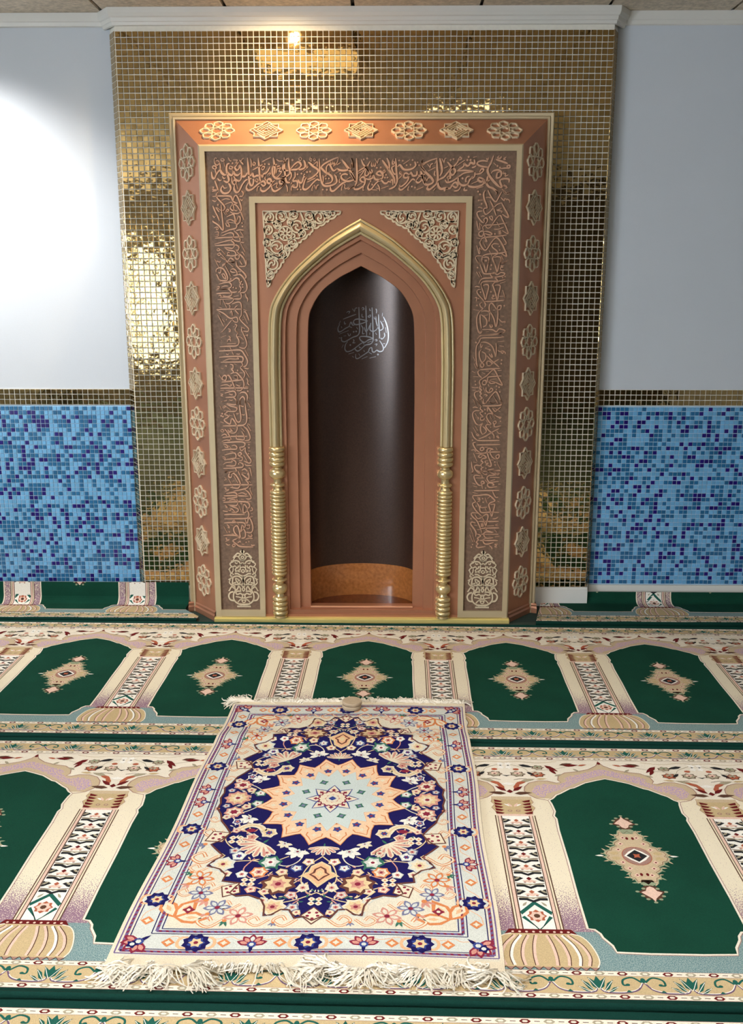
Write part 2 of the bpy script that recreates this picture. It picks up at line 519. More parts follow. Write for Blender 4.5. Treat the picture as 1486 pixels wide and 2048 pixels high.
# ceiling lights: first known from its reflection, other four added to brighten the floor
for i, (x, y) in enumerate(((-0.30, 3.55), (-0.50, 1.75), (0.65, 1.75), (-0.50, -0.6), (0.65, -0.6))):
    s = 0.25
    t = empty('ceiling_light', (x, y, ZC - 0.02))
    tag(t, ['square ceiling light nearest the mihrab', 'added square ceiling light over the left of the carpets', 'added square ceiling light over the right of the carpets', 'added rear left square ceiling light', 'added rear right square ceiling light'][i], 'light', 'square ceiling lights')
    mb = MB(); mb.box((x - s, y - s, ZC - 0.014), (x + s, y + s, ZC - 0.004), M['dim_diffuser' if i == 0 else 'diffuser']); mb.build('diffuser', t)
    mb = MB()
    for a in (-1, 1):
        mb.box((x + a * (s + 0.012) - 0.012, y - s - 0.024, ZC - 0.02), (x + a * (s + 0.012) + 0.012, y + s + 0.024, ZC - 0.001), M['trim'])
        mb.box((x - s, y + a * (s + 0.012) - 0.012, ZC - 0.02), (x + s, y + a * (s + 0.012) + 0.012, ZC - 0.001), M['trim'])
    mb.build('light_frame', t)

# traced pen strokes: width, then x z pairs, in half millimetres on the mihrab's front; D = dot
DATA = {
'TOP': (
'18 -1241 3918 -1236 3876 -1218 3864 -1198 3900 -1171 3929 -1155 3908 -1133 3892 -1107 3901;'
'11 -1209 3938 -1227 3947 -1225 3963 -1204 3961 -1198 3947 -1209 3938 -1202 3900;'
'10 -1189 4023 -1208 4025 -1213 3999 -1201 3973 -1180 3975 -1173 3997 -1194 4007 -1201 3991;11 -1173 3995 -1166 3967 -1167 3931;'
'10 -1145 4024 -1158 4015 -1150 4002 -1128 4009 -1145 4024;8 -1135 4005 -1130 3959;'
'18 -1087 3985 -1107 3975 -1115 3939 -1109 3899 -1097 3855 -1111 3835 -1143 3848;11 -1193 3866 -1174 3848 -1157 3854;'
'11 -1152 3884 -1138 3864 -1124 3872;18 -1106 3917 -1092 3897 -1069 3891 -1056 3917 -1044 3895 -1019 3891 -997 3909;18 -990 3879 -960 3883 -940 3911;'
'15 -1009 3995 -1033 3965 -1044 3951 -1030 3930 -1009 3943 -1004 3966 -992 3939 -993 3871 -1012 3845 -1041 3859 -1057 3885;'
'10 -1084 3964 -1091 3947 -1076 3940 -1060 3952 -1084 3964;8 -1068 3941 -1062 3915;10 -1098 4031 -1082 4005 -1069 4005;D11 -1062 3985;'
'11 -1058 4011 -1021 4008 -1035 3989 -1009 3989;11 -1004 4011 -988 3991 -973 3976;9 -994 3997 -977 4021 -966 4021;'
'17 -937 4028 -933 3951 -929 3871 -922 3819 -901 3811 -890 3847 -897 3861;9 -911 4022 -906 3991 -908 3953;'
'9 -885 3997 -894 3975 -880 3969 -872 3983 -885 3997;17 -847 4028 -842 3951 -840 3879 -833 3831;12 -895 3932 -857 3951 -811 3975;'
'12 -816 3995 -780 4014 -741 4029;17 -935 3889 -911 3889 -900 3905 -889 3877 -863 3887 -838 3883;'
'15 -829 3895 -815 3875 -808 3899 -787 3906 -767 3927 -750 3959;D11 -793 3978;D11 -759 3977;10 -824 3942 -811 3959 -796 3955 -809 3933 -824 3942;'
'18 -721 4028 -717 3990 -712 3939 -715 3895;17 -693 3976 -724 3961 -732 3927 -728 3891 -703 3865 -666 3865 -630 3875;11 -696 4016 -669 4001 -627 4007;'
'17 -1051 3809 -1057 3783 -1040 3755 -1014 3765 -987 3815 -961 3847 -940 3858;12 -1072 3875 -1071 3835 -1051 3815 -1036 3839 -1054 3852 -1065 3833;'
'10 -1037 3831 -1026 3781;18 -932 3835 -953 3795 -938 3771 -900 3783 -856 3819 -826 3837 -805 3841 -793 3819 -810 3805 -831 3821;D11 -914 3863;'
'9 -864 3865 -875 3847 -858 3836 -853 3853 -864 3865;'
'18 -832 3795 -830 3771 -803 3763 -760 3795 -742 3831 -752 3857 -771 3857 -778 3835 -761 3826 -740 3831 -714 3849;'
'18 -743 3807 -735 3775 -710 3763 -667 3789 -637 3827 -649 3852 -672 3846 -671 3825 -650 3821;9 -792 3879 -796 3863 -787 3847;'
'10 -774 3889 -761 3906 -749 3903 -762 3885;9 -864 3761 -859 3795 -842 3804;10 -736 3805 -694 3829 -702 3799 -690 3791;'
'12 -1216 3848 -1203 3812 -1191 3772;10 -1239 3796 -1223 3795 -1236 3777 -1199 3773 -1237 3759;'
'18 -1148 3815 -1167 3775 -1146 3748 -1108 3751 -1085 3779 -1089 3807 -1102 3827;10 -1152 3813 -1138 3789 -1115 3792;11 -700 3905 -689 3955 -668 3963;'
'10 -693 3963 -689 3943 -660 3947 -677 3923 -656 3915 -686 3879 -708 3871;13 -668 4005 -636 4007;'
'18 -632 4030 -631 3990 -630 3927 -623 3863 -613 3835 -587 3831;15 -590 4026 -618 4010 -644 3959 -636 3931 -598 3925;'
'17 -592 4024 -595 3966 -586 3919 -595 3895 -633 3875 -671 3867;D14 -563 4009;10 -498 4034 -510 4018 -498 4004 -487 4020 -498 4034;'
'8 -496 4004 -500 3994;17 -581 3939 -547 3976 -517 3994 -498 3984 -495 3962 -522 3938 -556 3933 -579 3931;9 -543 3952 -518 3974;'
'17 -471 4010 -459 3982 -463 3950 -493 3936 -518 3936;9 -414 4037 -420 4014 -408 4000 -403 4016 -416 4024;9 -378 4028 -389 4010 -374 4004 -374 4022;'
'10 -440 3974 -449 3958 -440 3948 -436 3964;9 -442 3948 -481 3916;17 -433 3992 -417 3982 -392 3958 -359 3938 -352 3918 -376 3890 -418 3863 -442 3857;'
'9 -392 3970 -358 3996 -360 3962 -352 3965;16 -341 4022 -339 3950 -334 3882 -322 3830 -301 3806 -268 3804 -225 3814 -198 3834 -200 3862 -216 3894;'
'17 -182 4031 -223 4017 -291 3984 -325 3954 -317 3938 -292 3914 -250 3890 -233 3858 -250 3830 -293 3822;10 -182 4029 -190 3997 -211 3964;D11 -305 4010;'
'D11 -280 4017;15 -281 3910 -283 3950 -266 3974 -253 3970 -233 3934 -216 3926 -191 3946;'
'10 -249 3998 -245 3976 -234 3980 -232 4000 -226 3980 -218 3982 -215 3998;10 -224 3958 -215 3974 -213 3990;13 -197 3970 -163 3990;'
'16 -195 3946 -174 3930 -132 3926 -90 3938 -71 3966 -77 3985;18 -154 4013 -127 3978 -94 3934 -65 3890 -44 3846;13 -77 4027 -62 3997 -58 3946;'
'D12 -63 3916;16 -105 3892 -128 3900 -157 3888 -155 3862 -124 3844 -90 3842 -57 3852;12 -116 3854 -84 3874;D11 -168 3902;9 -206 3904 -176 3920;'
'10 -174 3862 -177 3838 -168 3830;18 -120 3836 -154 3822 -196 3786 -226 3764 -247 3770 -251 3798;9 -150 3814 -160 3774 -152 3776;'
'9 -139 3818 -128 3810 -133 3798 -124 3782 -95 3794;11 -108 3778 -74 3790 -46 3806;D11 -314 3776;D11 -280 3774;9 -394 3810 -407 3774 -399 3772;'
'11 -385 3814 -369 3774;10 -371 3774 -362 3806 -347 3814;10 -621 3815 -611 3791 -610 3759;9 -571 3835 -578 3775 -572 3775;'
'17 -339 3846 -360 3856 -394 3830 -428 3794 -458 3776 -479 3786 -472 3823 -461 3855 -448 3871;11 -448 3833 -414 3849 -374 3868;D12 -361 3884;'
'D12 -443 3914;D12 -418 3918;D11 -523 3897;D11 -491 3903;13 -577 3915 -576 3879 -596 3847;'
'15 -544 3915 -544 3879 -562 3847 -532 3843 -524 3823 -533 3795 -563 3799 -579 3827;13 -571 3815 -546 3809;'
'16 -520 3855 -507 3831 -486 3835 -475 3871 -460 3879;10 -508 3823 -506 3795 -499 3799;D11 -525 3777;D11 -498 3776;11 -477 3879 -468 3895 -460 3898;'
'15 -671 3853 -646 3851 -636 3831 -651 3807 -673 3791;10 -296 3886 -250 3918;10 -305 3874 -279 3888;D11 -288 3862;D11 -263 3864;'
'11 -313 3890 -309 3854 -314 3826;10 -216 3898 -195 3874;15 -78 4025 -64 3997 -58 3946;12 -83 3946 -72 3962 -78 3981;15 -87 3910 -66 3882 -37 3830;'
'D12 -64 3918;16 -32 4023 -30 3969 -28 3902 -29 3854 -41 3814 -62 3794 -88 3786;15 8 4013 22 3977 51 3942 81 3910 93 3898 72 3870;'
'13 68 3965 18 3942 -20 3918;12 -20 3902 30 3930;13 81 4001 68 3977 51 3957 26 3918 -12 3866;D12 28 4013;D12 56 4021;'
'14 47 3949 64 3926 70 3902 51 3884 39 3890 39 3910 51 3938;'
'17 39 3870 64 3856 98 3866 108 3886 123 3858 156 3852 182 3866 186 3890 169 3917 148 3916 135 3902 156 3888 182 3890;10 81 3870 98 3910 93 3937;'
'10 91 3989 93 3961 106 3963 108 3985 114 3961 125 3965 125 3989;11 121 4021 142 3981;10 142 3981 150 4013 169 4021;D11 137 3947;D11 169 3951;'
'10 202 3937 188 3917 194 3905 205 3917 198 3931;18 181 4009 206 3973 244 3921 278 3869 287 3822;15 219 4025 236 3989 240 3949 232 3929;'
'17 292 4022 296 3969 301 3901 306 3846 291 3806 262 3786 237 3778;12 273 4017 265 3993 269 3975 284 3985 273 4001;'
'13 286 3965 261 3949 270 3913 286 3897 299 3909;17 34 3834 9 3840 -1 3858 14 3874 35 3870 39 3842 26 3806 -12 3782 -46 3778 -56 3794;'
'10 -29 3806 13 3828;9 28 3806 20 3774 30 3772;D11 213 3892;D11 203 3870;D11 226 3870;'
'16 257 3830 232 3838 220 3826 198 3826 177 3846 156 3846 123 3818 93 3782 72 3774 62 3794 77 3830;D11 85 3842;D11 98 3814;11 93 3774 140 3772;'
'10 142 3818 156 3794 161 3764;13 131 3786 152 3782;11 171 3782 236 3804;13 245 3830 261 3854 270 3834 270 3810;D11 321 4005;D11 351 4003;'
'12 357 3977 411 4012;D11 432 4008;17 307 3953 328 3969 357 3937 391 3931 433 3941 458 3965 451 3996;D11 384 3967;D11 416 3971;'
'10 332 3921 326 3905 341 3897 341 3917;11 316 3857 345 3889 341 3909;'
'17 404 3893 379 3905 362 3893 362 3873 387 3869 404 3889 392 3845 358 3809 321 3793;17 402 3881 420 3909 437 3885 467 3889 471 3921;'
'16 455 3849 434 3857 409 3833 375 3797 342 3773 323 3781 329 3813;16 459 3841 480 3829 505 3845 513 3877;15 500 3921 517 3881 537 3821;'
'13 463 3845 488 3877 536 3897;D10 486 3887;D10 474 3990;D10 487 3967;11 516 4016 507 3992 520 3988;10 500 3961 535 3988;15 500 3957 536 3921;'
'9 405 3805 394 3773 405 3773;D11 428 3799;D11 455 3791;13 468 3773 525 3797;13 535 3976 504 3957;'
'19 636 4022 573 4002 515 3972 510 3952 542 3912 591 3866 605 3836 576 3816 544 3816 522 3846 511 3882 495 3897;13 520 4022 507 3992 523 3987;'
'16 636 4017 616 3977;11 555 3977 576 3952;11 576 3942 584 3972 602 3982;13 563 3922 621 3949;12 535 3872 554 3841;11 554 3841 562 3866 575 3866;'
'12 619 3922 614 3892 625 3887;19 634 4007 637 3942 644 3866 639 3831 613 3801 576 3775 557 3785 565 3806;18 657 4022 669 3977 678 3922 660 3881;'
'12 673 4020 695 3987;11 695 3987 700 4017 713 4022;20 644 3841 650 3801 672 3780 709 3785 730 3780;19 649 3851 697 3876 744 3932 770 3957;'
'19 721 3992 754 3957 786 3927 776 3896 755 3891 744 3917 770 3952 801 3987 811 4007;13 693 3944 727 3957;D12 747 4007;D12 771 4014;'
'12 826 4037 811 4007 837 4017 826 4032;14 796 3962 864 4007;15 703 3851 724 3831 772 3846 824 3881 866 3906 940 3916;14 940 3919 866 3926 802 3922;'
'15 807 3927 854 3957 859 3987;18 859 3987 881 3962 902 3967 912 3987 944 3977 943 4012;D13 885 4007;D13 911 4007;D13 895 4032;13 932 4027 964 4034;'
'14 923 3947 944 3952 960 3962;13 734 3891 723 3871 750 3866 734 3891 729 3836;18 814 3876 814 3836 847 3808 889 3815 910 3851 946 3876 951 3911;'
'D13 848 3863;14 909 3881 883 3871 875 3841 886 3841;15 956 3896 993 3901 1019 3921 1019 3936 1003 3936 988 3911;14 930 3881 920 3851;'
'14 926 3820 974 3841;18 709 3785 746 3785 767 3816 793 3831 812 3810 794 3790 767 3805;D14 701 3770;14 836 3800 816 3770 779 3762;'
'12 869 3790 864 3770 890 3770;13 624 3785 608 3765;19 1026 3856 989 3868 979 3851 1006 3835 1027 3851 1017 3815 964 3795 911 3798 889 3815;'
'19 1027 3825 1048 3835 1058 3881;14 965 3780 1023 3800;19 1101 4041 1081 3986 1056 3936 1062 3901 1084 3866 1128 3820 1156 3795;'
'16 1056 3951 1008 3956 970 3972 975 3992 1012 4002 1054 3996;12 1043 4022 1054 4007 1059 4027;15 1123 4011 1171 3996 1219 3979;'
'12 1148 4041 1135 4026 1159 4019 1164 4036;12 1206 4031 1186 4016 1202 4011;11 1102 3986 1124 3966;D12 1135 3961;D12 1156 3946;'
'12 1162 3939 1199 3944 1236 3946 1235 3966 1214 3961 1225 3946;16 1083 3901 1104 3921 1141 3929 1168 3911 1164 3876 1132 3866 1136 3906 1152 3911;'
'12 1189 3916 1184 3901 1205 3901 1201 3881 1227 3891;16 1234 3830 1233 3855 1196 3860 1159 3845 1177 3795 1156 3795;'
'12 1203 3815 1192 3805 1214 3800 1209 3785 1227 3792;18 1074 3851 1048 3830 1065 3800 1108 3780 1136 3754 1131 3734;'
'12 1177 3780 1221 3739 1242 3749 1226 3754'),
'LEFT': (
'12 -1241 3761 -1219 3773;13 -1188 3758 -1207 3739 -1197 3707 -1162 3669 -1138 3636 -1147 3613 -1161 3610;'
'14 -1240 3722 -1169 3726 -1095 3724 -1077 3704 -1066 3683 -1042 3669 -1029 3672;'
'13 -1066 3680 -1059 3716 -1040 3730 -1019 3695 -1003 3642 -1004 3610 -1026 3586 -1066 3586 -1096 3601;10 -996 3768 -981 3748 -988 3724 -1012 3724;'
'8 -1024 3736 -1006 3742;9 -1010 3701 -992 3689 -984 3701;9 -1244 3692 -1217 3682 -1205 3694;9 -1166 3689 -1130 3704 -1093 3697;D14 -1196 3654;'
'13 -1240 3647 -1225 3610 -1205 3569 -1187 3524;11 -1215 3634 -1192 3604 -1184 3604;'
'13 -1168 3657 -1167 3598 -1161 3524 -1158 3456 -1169 3456 -1199 3492 -1241 3519 -1241 3530;10 -1208 3635 -1173 3610;'
'12 -1138 3657 -1088 3675 -1073 3666 -1064 3639 -1068 3610 -1080 3613 -1092 3630 -1073 3657 -1042 3651 -1010 3604 -981 3533;'
'9 -1068 3619 -1044 3607 -1031 3613;9 -1130 3610 -1117 3619 -1105 3610 -1118 3601 -1130 3610;8 -1152 3601 -1131 3572;8 -1136 3604 -1119 3575;'
'13 -1126 3557 -1094 3572 -1066 3577 -1055 3539 -1056 3509 -1038 3498 -1016 3518 -1012 3551 -1027 3560 -1047 3515;10 -1131 3524 -1095 3536 -1059 3521;'
'9 -1130 3521 -1059 3507;11 -1137 3507 -1125 3483 -1113 3483 -1103 3480 -1115 3507 -1133 3510;'
'13 -1053 3504 -1043 3483 -1054 3465 -1104 3453 -1176 3426;D12 -997 3508;D12 -995 3481;9 -1244 3567 -1231 3555 -1218 3563;'
'9 -1234 3468 -1209 3477 -1200 3462 -1213 3453 -1218 3474;8 -1232 3432 -1204 3438 -1200 3421 -1227 3415 -1200 3415 -1205 3403 -1233 3398;'
'10 -1049 3447 -1018 3453 -984 3450;10 -1015 3441 -991 3403;13 -1174 3403 -1105 3429 -1074 3420 -1075 3394 -1092 3370 -1129 3364 -1236 3337;'
'13 -1231 3385 -1150 3391 -988 3395;12 -1067 3447 -1037 3417 -1020 3382 -1021 3361 -1058 3364 -1082 3379;9 -1018 3355 -993 3349 -983 3355;'
'13 -1233 3325 -1152 3330 -1059 3331 -1031 3313 -1038 3289 -1060 3289;12 -1101 3367 -1077 3352 -1068 3325 -1084 3304 -1109 3304 -1156 3313;'
'9 -1018 3349 -980 3274;12 -1156 3313 -1122 3289 -1073 3280 -1058 3256 -1080 3241 -1139 3244;10 -1111 3265 -1126 3271 -1127 3250 -1111 3247;'
'9 -1220 3292 -1203 3301 -1191 3289 -1210 3283 -1220 3292;8 -1187 3295 -1148 3253;9 -1217 3256 -1198 3265 -1186 3256 -1202 3244 -1217 3256;'
'9 -1186 3259 -1144 3211;13 -1054 3286 -1033 3253 -1031 3226 -1050 3214 -1065 3232 -1049 3250 -1021 3250 -991 3217 -977 3169;'
'9 -1014 3268 -1002 3271 -984 3244;12 -1190 3232 -1144 3205;9 -1240 3217 -1220 3169;8 -1222 3202 -1200 3193 -1184 3202;'
'13 -1179 3166 -1132 3193 -1106 3223 -1078 3205 -1082 3187 -1119 3193;10 -1029 3202 -1011 3169;12 -1057 3199 -1052 3166;11 -1234 3207 -1208 3150;'
'8 -1225 3198 -1197 3189 -1184 3201;14 -1138 3207 -1145 3183 -1180 3153;11 -1132 3189 -1083 3150;13 -1078 3207 -1082 3186 -1119 3198;'
'12 -972 3207 -977 3162 -1008 3153 -1036 3156;9 -1025 3201 -1005 3168;14 -1057 3195 -1055 3162 -1022 3126 -988 3093 -977 3065 -996 3053;'
'11 -1152 3159 -1108 3074;11 -1109 3126 -1084 3135 -1059 3117 -1054 3087 -1086 3080;11 -1112 3120 -1097 3108 -1066 3105;11 -1047 3111 -1009 3114;'
'14 -1232 3108 -1228 3129 -1199 3144 -1165 3129 -1139 3080 -1137 3044 -1168 3035 -1206 3044 -1229 3090;11 -1213 3105 -1194 3102 -1187 3135;'
'11 -1185 3093 -1168 3062 -1149 3053 -1163 3090 -1182 3093;9 -1223 3087 -1197 3026;'
'14 -1054 3084 -1026 3087 -996 3056 -975 3008 -973 2968 -993 2940 -1031 2937;14 -1137 3029 -1100 3035 -1061 3059 -1037 3047 -1037 3026;'
'12 -1034 3026 -1025 3011 -1038 2995;12 -1038 2992 -1023 2974 -1033 2947 -1049 2940;D12 -1018 3029;D12 -1010 3005;D12 -1007 2983;D12 -1089 2980;'
'D12 -1065 2974;D11 -1107 3050;13 -1210 3008 -1163 3020 -1125 3023 -1104 3001 -1117 2977 -1171 2965 -1237 2959;'
'8 -1230 2983 -1211 2989 -1211 2974 -1230 2971;9 -1195 2980 -1164 2992 -1132 2992;13 -1224 2962 -1171 2965 -1127 2965 -1103 2940 -1059 2944;'
'13 -1235 2928 -1181 2934 -1115 2934;13 -1103 2940 -1107 2916 -1142 2904 -1182 2910;10 -1220 2907 -1201 2916 -1189 2895;'
'12 -1205 2898 -1136 2898 -1092 2885 -1099 2864 -1131 2845 -1162 2849;12 -1028 2934 -1022 2910 -1035 2885 -1098 2885;9 -1088 2904 -1044 2913;'
'11 -987 2931 -981 2901 -969 2885 -970 2861;11 -1106 2842 -1055 2858 -1030 2849 -1022 2802;9 -1128 2836 -1122 2818 -1132 2802;11 -1227 2879 -1104 2885;'
'9 -1202 2876 -1204 2833;11 -1180 2876 -1151 2812;11 -1240 2796 -1139 2799 -1025 2799;'
'11 -1234 2790 -1178 2762 -1123 2722 -1069 2731 -1060 2694 -1086 2691 -1107 2713;8 -1220 2815 -1192 2809;'
'11 -1056 2830 -1079 2812 -1076 2787 -1049 2756;9 -1124 2762 -1111 2784 -1103 2744;'
'11 -1025 2799 -1027 2750 -1043 2725 -1032 2701 -998 2666 -967 2632 -977 2611 -1018 2614;9 -1007 2796 -979 2784;11 -1007 2775 -988 2772 -962 2704;'
'9 -1008 2750 -975 2676;9 -1019 2707 -1003 2713;11 -1229 2750 -1182 2654;8 -1222 2772 -1204 2753;13 -1110 2707 -1143 2670 -1199 2604;'
'9 -1192 2713 -1174 2691;D9 -1155 2710;11 -1086 2673 -1068 2660 -1085 2626 -1063 2595;11 -1100 2648 -1083 2660;9 -1144 2635 -1126 2623 -1139 2604;'
'11 -1033 2648 -999 2635;10 -1027 2648 -1028 2614 -1013 2598;11 -1183 2622 -1210 2601;9 -1139 2619 -1133 2607 -1123 2616;'
'13 -1079 2616 -1064 2597 -1074 2573 -1056 2538 -1057 2507 -1080 2488 -1144 2485 -1223 2480;11 -1159 2504 -1083 2507;9 -1208 2560 -1163 2576;'
'9 -1141 2573 -1129 2557 -1135 2544;10 -1155 2519 -1148 2541 -1129 2541 -1127 2523;8 -1203 2529 -1206 2535;'
'11 -1022 2604 -999 2554 -987 2504 -1001 2473 -1023 2466 -1052 2476;11 -1039 2566 -1015 2538;9 -1065 2566 -1043 2563;9 -1032 2510 -1012 2513;'
'9 -998 2576 -976 2582 -986 2566;13 -1134 2476 -1105 2410;14 -1231 2443 -1145 2447 -1046 2451 -1009 2410 -985 2356 -999 2318 -1025 2309;'
'9 -1005 2457 -978 2400;9 -1189 2452 -1178 2458;9 -1171 2419 -1153 2413 -1143 2425;9 -1082 2419 -1057 2416 -1050 2425;'
'14 -1230 2389 -1163 2395 -1048 2397 -1023 2381 -1027 2356 -1046 2350 -1219 2347;9 -1199 2356 -1147 2375 -1087 2375 -1061 2375 -1071 2385 -1084 2375;'
'11 -1040 2347 -1028 2321 -1048 2299 -1017 2261 -1015 2230 -1032 2201;13 -1139 2331 -1114 2321 -1115 2293 -1128 2290 -1110 2261 -1136 2248;'
'9 -1185 2315 -1169 2315 -1172 2305;9 -1220 2296 -1198 2290;9 -1104 2334 -1079 2325;D11 -1074 2277;9 -1059 2255 -1033 2255;'
'10 -1019 2299 -987 2290 -974 2296;10 -1010 2280 -973 2217;13 -1110 2255 -1078 2252 -1035 2201 -1023 2169 -1027 2131 -1054 2102 -1089 2102;'
'13 -1202 2191 -1211 2213 -1191 2233 -1172 2220 -1182 2191 -1202 2194;13 -1168 2233 -1149 2229 -1125 2182 -1096 2102;'
'8 -1107 2233 -1082 2233 -1079 2217 -1105 2217 -1076 2214 -1076 2201 -1102 2198;13 -1218 2175 -1138 2183 -1032 2195;'
'9 -1229 2143 -1177 2153 -1146 2140 -1129 2150 -1142 2156;13 -1230 2121 -1108 2124 -986 2123;9 -1091 2153 -1062 2140 -1052 2150;'
'11 -996 2211 -987 2182 -991 2166 -975 2150;9 -1014 2137 -985 2134;9 -1238 2239 -1208 2188;9 -1231 2102 -1201 2105;9 -1179 2102 -1144 2105;'
'13 -1193 2079 -1121 2096 -1096 2076 -1110 2047 -1188 2041;8 -1232 2073 -1209 2067 -1229 2057 -1207 2051;9 -1158 2073 -1129 2063 -1129 2073;'
'13 -1117 2041 -1095 2015 -1096 1974;9 -1156 2022 -1140 2015 -1124 2022;9 -1228 2002 -1176 2018;'
'14 -1064 2073 -1045 2086 -1013 2083 -994 2054 -998 2019;14 -1067 1974 -1063 2022 -1036 2048 -1021 2028 -1019 1974;D13 -990 2096;9 -996 2003 -977 1974;'
'9 -1180 1986 -1158 1980;13 -1095 2018 -1093 1989 -1116 1976 -1177 1986 -1145 1966 -1100 1954 -1091 1938 -1114 1918 -1205 1921;'
'14 -1066 2018 -1065 1938 -1058 1873 -1062 1837 -1079 1824 -1098 1837 -1121 1902;'
'15 -1018 2018 -1014 1938 -1006 1873 -1011 1824 -1037 1798 -1093 1792 -1219 1790;9 -1228 2005 -1176 2011;9 -1144 2012 -1124 2012;'
'10 -1239 1966 -1227 1934;9 -1216 1957 -1200 1966 -1190 1960 -1207 1950 -1216 1957;9 -1187 1963 -1143 1928;8 -1058 1970 -1036 1960 -1032 1970;'
'8 -1099 1899 -1083 1896 -1079 1905;8 -1051 1892 -1028 1886 -1028 1896;10 -996 2002 -971 1954;8 -998 1931 -982 1934;8 -1000 1860 -977 1860;'
'8 -1045 1850 -1033 1844;'
'13 -1201 1924 -1176 1912 -1202 1895 -1174 1882 -1171 1866 -1201 1850 -1204 1837 -1170 1811 -1153 1811 -1142 1850 -1130 1850 -1108 1818 -1093 1772 -1107 1736 -1134 1726 -1176 1733;'
'D13 -1222 1899;D13 -1232 1879;D13 -1216 1873;9 -1167 1879 -1135 1882;9 -1154 1895 -1161 1869;8 -1240 1827 -1212 1817;'
'9 -1243 1747 -1227 1759 -1211 1746 -1224 1736 -1243 1747;11 -1204 1762 -1179 1730 -1148 1668;'
'11 -1175 1759 -1172 1746 -1146 1743 -1161 1775 -1133 1740;8 -1142 1772 -1116 1762;13 -1038 1789 -1003 1753 -982 1694 -993 1665 -1032 1658;'
'10 -1005 1802 -974 1746;9 -1001 1811 -979 1795;9 -1061 1779 -1029 1740;12 -1055 1743 -1034 1701 -1038 1668 -1070 1668 -1103 1677 -1102 1713;'
'12 -1226 1687 -1122 1697 -1008 1697;12 -1235 1703 -1205 1717 -1186 1703;9 -1234 1651 -1194 1664 -1165 1661 -1161 1671;'
'13 -1224 1638 -1156 1645 -1058 1648 -1029 1632 -1040 1606 -1079 1599;10 -1026 1638 -977 1648;'
'12 -1079 1599 -1061 1569 -1027 1596 -1028 1563 -1003 1520 -978 1480 -995 1457 -1044 1477;9 -1225 1622 -1196 1622 -1180 1599 -1200 1599 -1212 1612;'
'12 -1236 1572 -1174 1582 -1112 1582 -1102 1602 -1121 1618 -1147 1612;9 -1176 1615 -1154 1589;D12 -994 1625;D12 -995 1596;8 -1002 1566 -982 1566;'
'D11 -999 1543;9 -984 1520 -977 1523;9 -1162 1562 -1136 1559;13 -1215 1529 -1139 1549 -1114 1536 -1115 1507 -1141 1497 -1217 1486;'
'12 -1097 1540 -1074 1553 -1062 1536 -1085 1526 -1097 1540;11 -1088 1520 -1056 1507 -1063 1480 -1086 1480;10 -1045 1533 -1011 1470;'
'10 -1115 1500 -1082 1497;8 -1235 1513 -1212 1510 -1210 1493 -1232 1500;13 -1148 1490 -1116 1470 -1120 1440 -1143 1430 -1202 1433;'
'9 -1231 1443 -1201 1460 -1149 1467 -1155 1480;D11 -1090 1450;13 -1087 1467 -1054 1450 -1055 1424 -1085 1417 -1229 1407;'
'9 -1035 1450 -1022 1437 -976 1437;12 -1124 1410 -1115 1391 -1145 1377 -1184 1374;10 -1227 1377 -1207 1387 -1197 1377;9 -1217 1387 -1191 1370;'
'10 -1099 1387 -1087 1348;12 -1067 1348 -1069 1384 -1039 1404 -1014 1378 -1015 1348;9 -1006 1411 -990 1408 -979 1348;'
'14 -1106 1393 -1117 1383 -1149 1372 -1174 1365;10 -1226 1379 -1208 1389 -1201 1372 -1219 1375 -1191 1368;'
'15 -1153 1368 -1157 1336 -1172 1326 -1185 1340 -1170 1365 -1132 1361 -1098 1315 -1082 1269 -1094 1237 -1115 1228 -1171 1237;10 -1139 1344 -1103 1276;'
'10 -1096 1386 -1060 1297;14 -1068 1393 -1065 1361 -1042 1337 -1011 1315;14 -1016 1394 -1003 1351 -1007 1312 -1039 1305;10 -1058 1369 -1027 1362;'
'10 -991 1394 -979 1340;8 -1220 1329 -1207 1315;9 -1225 1301 -1204 1308;9 -1152 1294 -1134 1297;10 -1186 1315 -1150 1240;'
'13 -1233 1256 -1118 1260 -974 1259;13 -1032 1301 -1009 1273 -1013 1241 -1045 1223 -1144 1201;9 -1008 1291 -987 1283;'
'9 -1227 1229 -1210 1229 -1214 1215 -1182 1215 -1221 1197;9 -1006 1226 -989 1230 -996 1216 -977 1165;'
'14 -1212 1179 -1144 1190 -1117 1176 -1118 1147 -1210 1132;13 -1233 1158 -1138 1160 -1015 1156;10 -1106 1176 -1067 1187 -1033 1172 -1029 1183;'
'13 -1042 1219 -1008 1187 -988 1144 -1006 1129 -1034 1133;9 -1080 1129 -1055 1126;9 -1024 1111 -985 1108;9 -1245 1140 -1224 1136 -1224 1118 -1245 1114;'
'15 -1239 1098 -1140 1104 -1028 1102 -1004 1072 -1012 1050 -1029 1039;13 -1118 1129 -1109 1097 -1120 1072 -1141 1068 -1198 1075;'
'10 -1186 1115 -1157 1124 -1126 1118;12 -1198 1075 -1152 1057 -1111 1039 -1111 1017 -1136 1006 -1168 1010;10 -1226 1075 -1205 1050 -1223 1057;'
'10 -1196 1028 -1181 1039 -1175 1024 -1196 1028 -1167 1039 -1129 999;9 -1249 1021 -1210 1013 -1206 1024;9 -1091 1086 -1070 1090 -1078 1075;'
'10 -1102 1075 -1080 1014;13 -1060 1079 -1065 1036 -1059 1000 -1023 1032 -1049 1079 -1060 1072;13 -1030 1036 -1013 992 -1021 963 -1053 949 -1237 946;'
'13 -1236 984 -1179 988 -1049 985;10 -990 1058 -977 1029 -1005 1018;9 -992 996 -981 996;10 -1011 960 -979 967;'
'14 -1050 949 -1037 909 -1026 916 -1018 949 -1004 949 -984 898 -982 847 -1001 818 -1043 821;13 -1239 908 -1164 912 -1069 911 -1048 891 -1056 862;'
